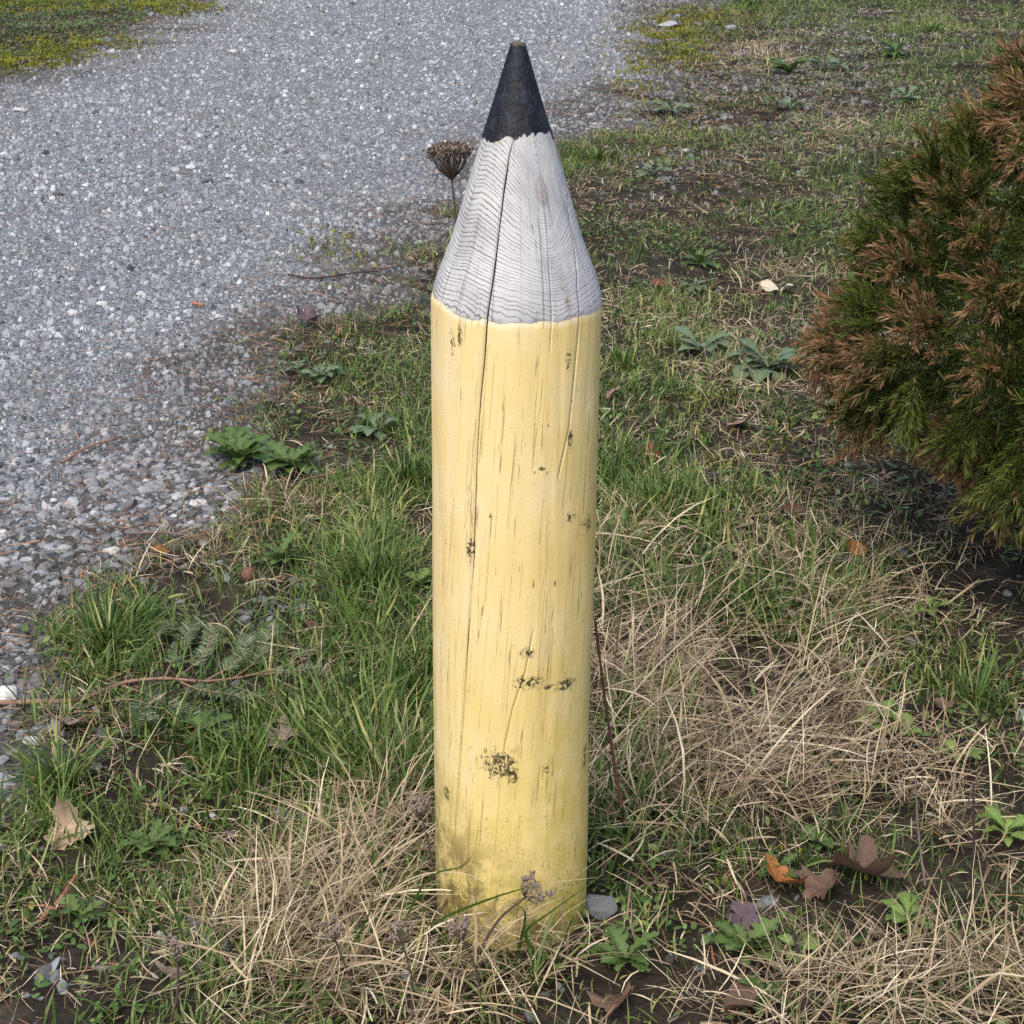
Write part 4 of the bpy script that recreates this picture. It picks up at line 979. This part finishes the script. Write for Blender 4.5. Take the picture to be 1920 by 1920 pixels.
def leaf_mesh(seed, size, lobes, curl, mt, twist=0.):
    r = np.random.default_rng(seed); nA, nR = 44, 7
    th = np.linspace(0, 2 * math.pi, nA, endpoint=False)
    if lobes: out = .62 + .38 * np.abs(np.cos(th * lobes / 2)) ** 1.3 + .07 * np.cos(th * 15 + r.uniform(0, 6)) + .06 * r.normal(0, 1, nA)
    else: out = .55 / np.sqrt((np.cos(th) / 1.) ** 2 * .36 + (np.sin(th)) ** 2) + .025 * r.normal(0, 1, nA)
    out = out * (1 - .35 * np.exp(-((th - math.pi) / .35) ** 2) * (lobes > 0))
    q = np.linspace(0, 1, nR)[1:]
    rr2 = (q[:, None] * out[None]); X = rr2 * np.cos(th); Y = rr2 * np.sin(th)
    a0 = r.uniform(0, 6.28)
    cy = (X * math.sin(a0) + Y * math.cos(a0)); cx = (X * math.cos(a0) - Y * math.sin(a0))
    Z = curl * (.55 * cy ** 2 * np.sign(curl) + .12 * np.sin(cx * 5 + a0) * rr2 + .16 * np.sin(th * 3 + a0) * rr2 ** 2 + .06 * np.sin(th * 7 + a0 * 2) * rr2 ** 2)
    rad = 1 + .0 * Z
    V = np.vstack([[[0, 0, 0]], np.stack([X, Y, Z], -1).reshape(-1, 3)]) * size
    F4 = []; F3 = []
    for j in range(nA):
        k2 = (j + 1) % nA; F3.append((0, 1 + j, 1 + k2))
        for i in range(nR - 2): F4.append((1 + i * nA + j, 1 + (i + 1) * nA + j, 1 + (i + 1) * nA + k2, 1 + i * nA + k2))
    L_ = max(lobes, 5); vein = np.exp(-(np.sin(th * L_ / 2) * rr2 / .05) ** 2).ravel(); vein = np.append([1.], vein)
    me = mesh('dead_leaf', V, [np.array(F3), np.array(F4)], [mt], None, {'tint': np.append([0.], np.repeat(q, nA)), 'along': vein}, True)
    return me, float(V[:, 2].min()), float(V[:, 2].max())
def sz_at(u_, v_):
    p = ground_pt(u_, v_); return p, ((p.y - CAM_Y) * CP - (p.z - CAM_H) * SP) / FPX
STEM = mat_bark((.06, .03, .02), (.15, .08, .05), 'stalk')
for i, (u_, v_, s_, c_, lo, cu, tl, lb) in enumerate(LEAVES):
    p, m_ = sz_at(u_, v_)
    me, z0, z1 = leaf_mesh(500 + i, s_ * m_ * 1.15, lo, cu, DEAD[c_])
    o = link('dead_leaf', me, None, label=lb, category='leaf', group='dead leaves')
    o.rotation_euler = (tl[0], tl[1], random.uniform(0, 6.28))
    lift = .010 + max(.004, -z0 * .6) + abs(math.sin(tl[0])) * s_ * m_ * .45
    o.location = (p.x, p.y, float(surf(np.array([p.x]), np.array([p.y]))[0]) + lift)

# ------------------------------------------------------------------ weeds with leaves one can pick out
def mat_weed(name, c0, c1):
    n = NT(name); p = n.obj(); r = n.orand(); s = n.attr('along'); t = n.attr('tint')
    col = n.mix(n.m('ADD', n.m('MULTIPLY', r, .6), n.m('MULTIPLY', n.noise(p, 40, 4), .5)), c0, c1)
    col = n.mix(n.m('MULTIPLY', t, .5), col, tuple(min(1, q * 1.8) for q in c1))
    return n.leafy(col, .25, .42, .4, n.bump(n.noise(p, 120, 3), .4, .002))
WM = [mat_weed('dandelion_leaf', (.035, .075, .016), (.10, .155, .042)), mat_weed('sage_leaf', (.07, .115, .05), (.15, .20, .105)), mat_weed('bright_leaf', (.08, .15, .03), (.19, .27, .07))]
def weed_leaf(seed, kind, mt):
    r = np.random.default_rng(seed); nl = 17; t = np.linspace(0, 1, nl)
    if kind == 0: wv = (.06 + .15 * np.sin(np.pi * t ** 1.5)) * (.38 + .85 * np.abs(np.sin(t * 14 + r.uniform(0, 3)))) ; wv[-1] = .01
    elif kind == 1: wv = .035 + .20 * np.exp(-((t - .70) / .21) ** 2) + .012 * np.sin(t * 40); wv[-1] = .02
    else: wv = .03 + .24 * np.exp(-((t - .66) / .24) ** 2); wv[-1] = .03
    el0, el1 = r.uniform(.5, .9), r.uniform(-.5, -.1); a = el0 + (el1 - el0) * t
    x_ = np.concatenate([[0], np.cumsum(np.cos(a[:-1]) / (nl - 1))]); z_ = np.concatenate([[0], np.cumsum(np.sin(a[:-1]) / (nl - 1))])
    sw = .06 * r.normal() * t * t; fold = r.uniform(.15, .4)
    c = np.stack([x_, sw, z_], 1); e = .02 * r.normal(0, 1, (nl, 2)) * wv[:, None] * 3
    Lf = c + np.stack([0 * wv, wv, wv * fold + e[:, 0]], 1); Rf = c + np.stack([0 * wv, -wv, wv * fold + e[:, 1]], 1)
    V = np.stack([Lf, c, Rf], 1).reshape(-1, 3); i = np.arange(nl - 1) * 3
    F = np.vstack([np.stack([i, i + 1, i + 4, i + 3], 1), np.stack([i + 1, i + 2, i + 5, i + 4], 1)])
    return mesh('leaf', V, F, [mt], None, {'along': np.repeat(t, 3), 'tint': np.tile([0, 1, 0], nl)}, True)
WL = {k_: [weed_leaf(700 + 10 * k_ + j, k_, WM[m_]) for j in range(4)] for k_, m_ in ((0, 0), (1, 1), (2, 2))}
for i, (u_, v_, r_, kd, nlv, lb) in enumerate(WEEDS):
    p, m_ = sz_at(u_, v_); zz = float(surf(np.array([p.x]), np.array([p.y]))[0])
    e = empty('weed_plant', (p.x, p.y, zz), lb, 'weed', 'broad-leaved weeds', random.uniform(0, 6))
    for j in range(int(nlv * 1.5)):
        o = link('leaf', random.choice(WL[kd]), e)
        s_ = r_ * m_ * random.uniform(.6, 1.2)
        o.location = (0, 0, .006 + .010 * random.random()); o.rotation_euler = (random.gauss(0, .12), random.uniform(-.45, .35), j * 2.4 + random.gauss(0, .3)); o.scale = (s_, s_ * random.uniform(.85, 1.2), s_)

# ------------------------------------------------------------------ grass tufts that stand out
TUFTS = [  # u, v, blades, length m, lean, label
    (205, 1225, 150, .13, .95, 'big dark green grass tuft spreading over the gravel edge at left'),
    (265, 1160, 80, .10, .8, 'grass tuft with dry tips behind the big tuft at left'),
    (120, 1480, 130, .12, .85, 'broad-bladed grass tuft at the lower left edge of the gravel'),
    (760, 905, 110, .13, .75, 'tall dark green tuft leaning away from the left of the shaft'),
    (690, 1110, 120, .13, .7, 'tall blue-green tuft left of the middle of the shaft'),
    (1405, 14, 90, .14, .95, 'isolated tuft at the top of the picture'),
    (1170, 690, 60, .09, .6, 'small green tuft right of the shaft near its top'),
    (1270, 945, 90, .10, .7, 'loose green tuft in the lawn right of the shaft'),
    (1830, 1320, 50, .11, .6, 'small green tuft in front of the shrub at right'),
    (1440, 130, 60, .10, .9, 'brownish green clump on bare ground behind the cone'),
    (1745, 60, 60, .10, .8, 'light green clump at the top right'),
    (1120, 300, 110, .07, .7, 'short dense tuft right of the black tip'),
    (790, 1300, 60, .13, .6, 'upright tuft of thin blades touching the left of the shaft'),
    (705, 1480, 80, .13, .55, 'upright green blades rising from the straw left of the shaft foot'),
    (1000, 1850, 36, .10, .5, 'few green blades in front of the foot of the post'),
]
for (u_, v_, nb, Lm, ln, lb) in TUFTS:
    p, m_ = sz_at(u_, v_); zz = float(surf(np.array([p.x]), np.array([p.y]))[0]); far = max(1, m_ * FPX / 3.5)
    r_ = np.abs(rng.normal(0, .022 * far ** .5, nb)); a_ = rng.uniform(0, 6.28, nb)
    az = a_ + rng.normal(0, .5, nb)
    V, F, T, S_ = blades(r_ * np.cos(a_), r_ * np.sin(a_), np.full(nb, -.004), az, Lm * rng.uniform(.45, 1.25, nb), (.0028 + .0028 * rng.random(nb)) * far ** .5, np.abs(rng.normal(ln * .45, .25, nb)), np.abs(rng.normal(ln + .45, .35, nb)), rng.normal(0, .3, nb), 5,
                          np.where(rng.random(nb) < .12, rng.uniform(.85, 1, nb), np.clip(rng.normal(.32, .17, nb), 0, 1)))
    V[:, 2] = np.maximum(V[:, 2], .002 - .006 * (np.hypot(V[:, 0], V[:, 1]) < .03))
    a = Acc(); a.add(V, F, 0, tint=T, along=S_)
    o = link('grass_tuft', a.mesh('grass_tuft', [M['grass']]), None, label=lb, category='grass tuft', group='grass tufts'); o.location = (p.x, p.y, zz)

# ------------------------------------------------------------------ fallen fir branch
M['firneedle'] = mat_blade('fir_needles', [(0, (.06, .09, .035)), (.5, (.15, .20, .10)), (1., (.28, .34, .19))], trans=.15)
FIRBARK = mat_bark((.16, .09, .06), (.34, .22, .16), 'fir_bark')
def line3(pts, n, z0=.02, z1=.03):
    P = []
    for i, (a, b) in enumerate(pts):
        q = ground_pt(a, b); z = float(surf(np.array([q.x]), np.array([q.y]))[0]) + z0 + (z1 - z0) * i / (len(pts) - 1)
        P.append(on_z(a, b, z))
    return smooth_line(P, n)
root = ground_pt(240, 1280)
fir = empty('fir_branch', root, 'fallen fir branch with grey-green needles lying across the gravel edge at left', 'branch')
def rel(P): return P - np.array(root)
MAIN = [(-40, 1318), (70, 1316), (140, 1312), (200, 1292), (240, 1278), (310, 1272), (385, 1277), (470, 1266), (560, 1240), (596, 1222)]
P = line3(MAIN, 40, .011, .024); V, F = tube(rel(P), np.linspace(.0052, .0012, 40), 7); link('stem', mesh('stem', V, F, [FIRBARK], smooth=True), fir)
TW = [([(70, 1314), (90, 1270), (118, 1230), (158, 1206)], 0), ([(78, 1318), (98, 1340), (125, 1352)], 0), ([(235, 1279), (246, 1248), (258, 1222), (290, 1190), (318, 1170)], 1),
      ([(308, 1273), (325, 1235), (345, 1200), (362, 1168)], 1), ([(330, 1273), (370, 1240), (395, 1205), (400, 1178)], 1), ([(385, 1277), (430, 1250), (455, 1225), (465, 1190)], 1), ([(440, 1270), (480, 1240), (496, 1212), (505, 1178)], 1),
      ([(470, 1266), (520, 1262), (560, 1258), (600, 1248)], 1), ([(225, 1284), (270, 1300), (320, 1322), (362, 1342)], 1), ([(320, 1322), (370, 1338), (410, 1352), (452, 1372)], 1), ([(330, 1274), (370, 1292), (420, 1300), (470, 1312)], 1), ([(385, 1330), (400, 1350), (430, 1362), (440, 1380)], 1),
      ([(540, 1250), (560, 1230), (590, 1215), (612, 1206)], 1), ([(270, 1300), (262, 1330), (280, 1352)], 1)]
for pts, nd in TW:
    P = line3(pts, 16, .012, .022 + .02 * random.random()); V, F = tube(rel(P), np.linspace(.0024, .0008, 16), 5)
    tw = link('twig', mesh('twig', V, F, [FIRBARK], smooth=True), fir)
    if not nd: continue
    Lg = np.linalg.norm(np.diff(P, axis=0), axis=1).sum(); n = int(Lg / .0006)
    q = np.sort(rng.uniform(.25, 1, n)) * 14.99; i = q.astype(int); c = P[i] + (P[i + 1] - P[i]) * (q - i)[:, None]
    T = unit(P[i + 1] - P[i]); side = unit(np.cross(T, [0, 0, 1.])) * np.where(rng.random(n) < .5, 1, -1)[:, None]
    d = unit(T * rng.uniform(.25, .6, (n, 1)) + side * rng.uniform(.7, 1, (n, 1)) + np.array([0, 0, 1]) * rng.normal(.15, .25, (n, 1)))
    az = np.arctan2(d[:, 1], d[:, 0]); ph = np.arccos(np.clip(d[:, 2], -1, 1))
    cr = rel(c)
    V, F, T_, S_ = blades(cr[:, 0], cr[:, 1], cr[:, 2], az, rng.uniform(.015, .025, n), np.full(n, .0018), ph, ph + .15, 0., 2, np.clip(rng.normal(.45, .3, n), 0, 1), rng.normal(0, .5, n), tipw=.4)
    a = Acc(); a.add(V, F, 0, tint=T_, along=S_); link('needles', a.mesh('needles', [M['firneedle']]), tw)

# ------------------------------------------------------------------ dried wild carrot heads
DRY = mat_bark((.045, .032, .026), (.15, .11, .09), 'dry_stalk')
SEED = mat_bark((.12, .088, .07), (.33, .27, .23), 'seed_head')
def umbel(base, top, bend, head, lb, seed, open_=.55, dens=26, dark=False):
    r = random.Random(seed); base, top = np.array(base), np.array(top)
    e = empty('dried_flower', base, lb, 'dried flower', 'dried wild carrot heads')
    P = smooth_line([base - base, (top - base) * .5 + np.array(bend), top - base], 14)
    V, F = tube(P, np.linspace(.0024, .0014, 14), 5); link('stem', mesh('stem', V, F, [DRY], smooth=True), e)
    ax = unit((P[-1] - P[-3])); A_ = unit(np.cross(ax, [.3, 1, .2])); B_ = np.cross(ax, A_); acc = Acc()
    for i in range(dens):
        if not dark and r.random() < .3: continue
        a = i * 2.4 + r.gauss(0, .3); k_ = math.sqrt((i + .5) / dens); dr = A_ * math.cos(a) + B_ * math.sin(a)
        pts = [P[-1], P[-1] + ax * head * .45 + dr * head * k_ * open_ * .9, P[-1] + ax * head * (.95 - .1 * k_) + dr * head * k_ * (open_ * 1.1 + r.uniform(-.1, .12))]
        Q = smooth_line(pts, 6); V, F = tube(Q, np.linspace(.0009, .0005, 6), 3); acc.add(V, F, 0)
        for j in range(9):
            d = unit(np.array([r.gauss(0, 1), r.gauss(0, 1), r.gauss(0, 1)]) + ax * .9); L_ = head * r.uniform(.10, .24)
            t1 = Q[-1] + d * L_; V, F = tube(np.array([Q[-1], (Q[-1] + t1) / 2, t1]), [.0004, .0004, .0004], 3); acc.add(V, F, 0)
            s_ = r.uniform(.0011, .0022); O = np.array([[s_, 0, 0], [-s_, 0, 0], [0, s_, 0], [0, -s_, 0], [0, 0, s_ * 1.5], [0, 0, -s_ * 1.5]])
            acc.add(O + t1, np.array([[0, 2, 4], [2, 1, 4], [1, 3, 4], [3, 0, 4], [2, 0, 5], [1, 2, 5], [3, 1, 5], [0, 3, 5]]), 0 if dark and r.random() < .6 else 1)
    link('seed_head', acc.mesh('seed_head', [DRY, SEED]), e)
def gpt(u_, v_):
    q = ground_pt(u_, v_); return (q.x, q.y, q.z)
t_ = on_y(847, 338, .17); umbel((-.03, .17, 0), t_, (.02, .02, 0), .045, 'tall dark dried flower head rising behind the left of the cone', 1, .52, 60, True)
t_ = on_y(985, 1682, -.20); umbel(tuple(on_y(880, 1830, -.16) * np.array([1, 1, 0])), t_, (0, 0, .02), .030, 'dried seed head in front of the foot of the yellow shaft', 2, .75, 20)
for (a, b, yv, hd, lb, sd2) in [(790, 1530, -.02, .03, 'dried seed head brushing the left edge of the shaft', 3), (628, 1762, -.26, .028, 'leftmost seed head in the straw heap left of the foot', 4),
                                (755, 1768, -.27, .028, 'seed head in the straw heap, middle of the row of three', 5), (868, 1760, -.24, .03, 'seed head in the straw nearest the foot of the post', 6), (332, 1790, -.30, .026, 'lone dried seed head by the bare patch at lower left', 7)]:
    t_ = on_y(a, b, yv); bz = float(surf(np.array([t_[0]]), np.array([yv]))[0]); umbel((t_[0] + random.uniform(-.03, .03), yv + .02, bz), t_, (.006, 0, .0), hd * .85, lb, sd2, .62 + .1 * (sd2 % 3), 16)

# ------------------------------------------------------------------ acorn, sticks and stems
q = ground_pt(467, 1092); mN = sz_at(467, 1092)[1]
rN = 15 * mN; prf = [(0, -1.0), (.5, -.86), (.86, -.45), (1., 0), (.93, .4), (.66, .78), (.3, .97), (.08, 1.12), (0, 1.14)]
ths = np.linspace(0, 2 * math.pi, 16, endpoint=False); V = []; 
for (r_, z_) in prf: V += [(r_ * rN * math.cos(t), r_ * rN * math.sin(t), z_ * rN) for t in ths]
i = np.arange(len(prf) - 1)[:, None] * 16; j = np.arange(16)[None]; F = np.stack([i + j, i + (j + 1) % 16, i + 16 + (j + 1) % 16, i + 16 + j], -1).reshape(-1, 4)
o = link('acorn', mesh('acorn', V, F, [mat_bark((.11, .055, .035), (.21, .115, .075), 'nut_shell')], smooth=True), None, label='round brown nut lying in the short grass left of the shaft', category='nut')
o.location = (q.x, q.y, float(surf(np.array([q.x]), np.array([q.y]))[0]) + rN * 1.05); o.rotation_euler = (.6, .3, .2)
STK = {'red': mat_bark((.22, .09, .05), (.42, .21, .14), 'red_stick'), 'dark': mat_bark((.025, .018, .018), (.07, .05, .048), 'dark_stem'), 'brown': mat_bark((.06, .03, .022), (.15, .08, .06), 'brown_stem'), 'grey': mat_bark((.12, .09, .08), (.24, .19, .17), 'grey_twig')}
def stick(name, pts, rad, mt, lb, planes=None, cat='stick', z=(.012, .02)):
    P = smooth_line([on_y(a, b, yy) for (a, b), yy in zip(pts, planes)], 18) if planes is not None else line3(pts, 18, *z)
    c = P[0].copy(); V, F = tube(P - c, rad * np.linspace(1.1, .7, 18) * (1 + .12 * rng.normal(0, 1, 18)), 6)
    o = link(name, mesh(name, V, F, [STK[mt]], smooth=True), None, label=lb, category=cat); o.location = c
stick('stick', [(75, 1725), (110, 1690), (143, 1640)], .0042, 'red', 'reddish straight stick lying in the grass at lower left', z=(.012, .03))
stick('stick', [(1372, 540), (1405, 545), (1440, 552)], .005, 'brown', 'reddish-brown stick pointing at the cream leaves', z=(.02, .02))
stick('dry_weed_stalk', [(1165, 1510), (1150, 1420), (1133, 1300), (1116, 1165)], .0030, 'brown', 'dark brown dead stem rising beside the right edge of the shaft', [.10, .10, .09, .08], 'weed')
stick('dry_weed_stalk', [(1512, 1850), (1500, 1800), (1487, 1745)], .0042, 'dark', 'short black stem leaning in the weeds at lower right', [-.14, -.13, -.12], 'weed')
stick('dry_weed_stalk', [(1822, 1690), (1826, 1580), (1825, 1470)], .0022, 'dark', 'thin dark upright stem at the right edge', [-.02, -.02, -.01], 'weed')
stick('dry_weed_stalk', [(1735, 1660), (1722, 1560), (1716, 1450)], .0018, 'grey', 'thin grey stem left of the dark upright stem', [.02, .03, .03], 'weed')
stick('twig', [(540, 515), (590, 522), (660, 512), (712, 508)], .0035, 'dark', 'dark twig lying on gravel left of the cone shoulder', z=(.012, .012))
stick('twig', [(240, 1000), (300, 998), (360, 1004)], .0028, 'grey', 'grey twig on the lawn edge above the big tuft', z=(.014, .014))
stick('twig', [(435, 858), (500, 846), (545, 838)], .0026, 'red', 'orange-brown twig above the green flat rosette', z=(.012, .012))
stick('twig', [(115, 868), (165, 838), (215, 822)], .003, 'red', 'long rust-brown twig on the gravel at left', z=(.010, .012))
stick('twig', [(630, 885), (600, 892), (565, 900)], .0026, 'red', 'orange twig beside the dark tuft left of the shaft', z=(.016, .012))
stick('wood_chip', [(362, 568), (372, 570), (382, 572)], .006, 'red', 'short red wood chip on the gravel', z=(.012, .012), cat='chip')
tris = sum(sum(len(p_.vertices) - 2 for p_ in m_.polygons) if len(m_.polygons) < 3000 else len(m_.loops) - 2 * len(m_.polygons) for m_ in bpy.data.meshes)
print('triangles', tris, 'objects', len(SC.objects))
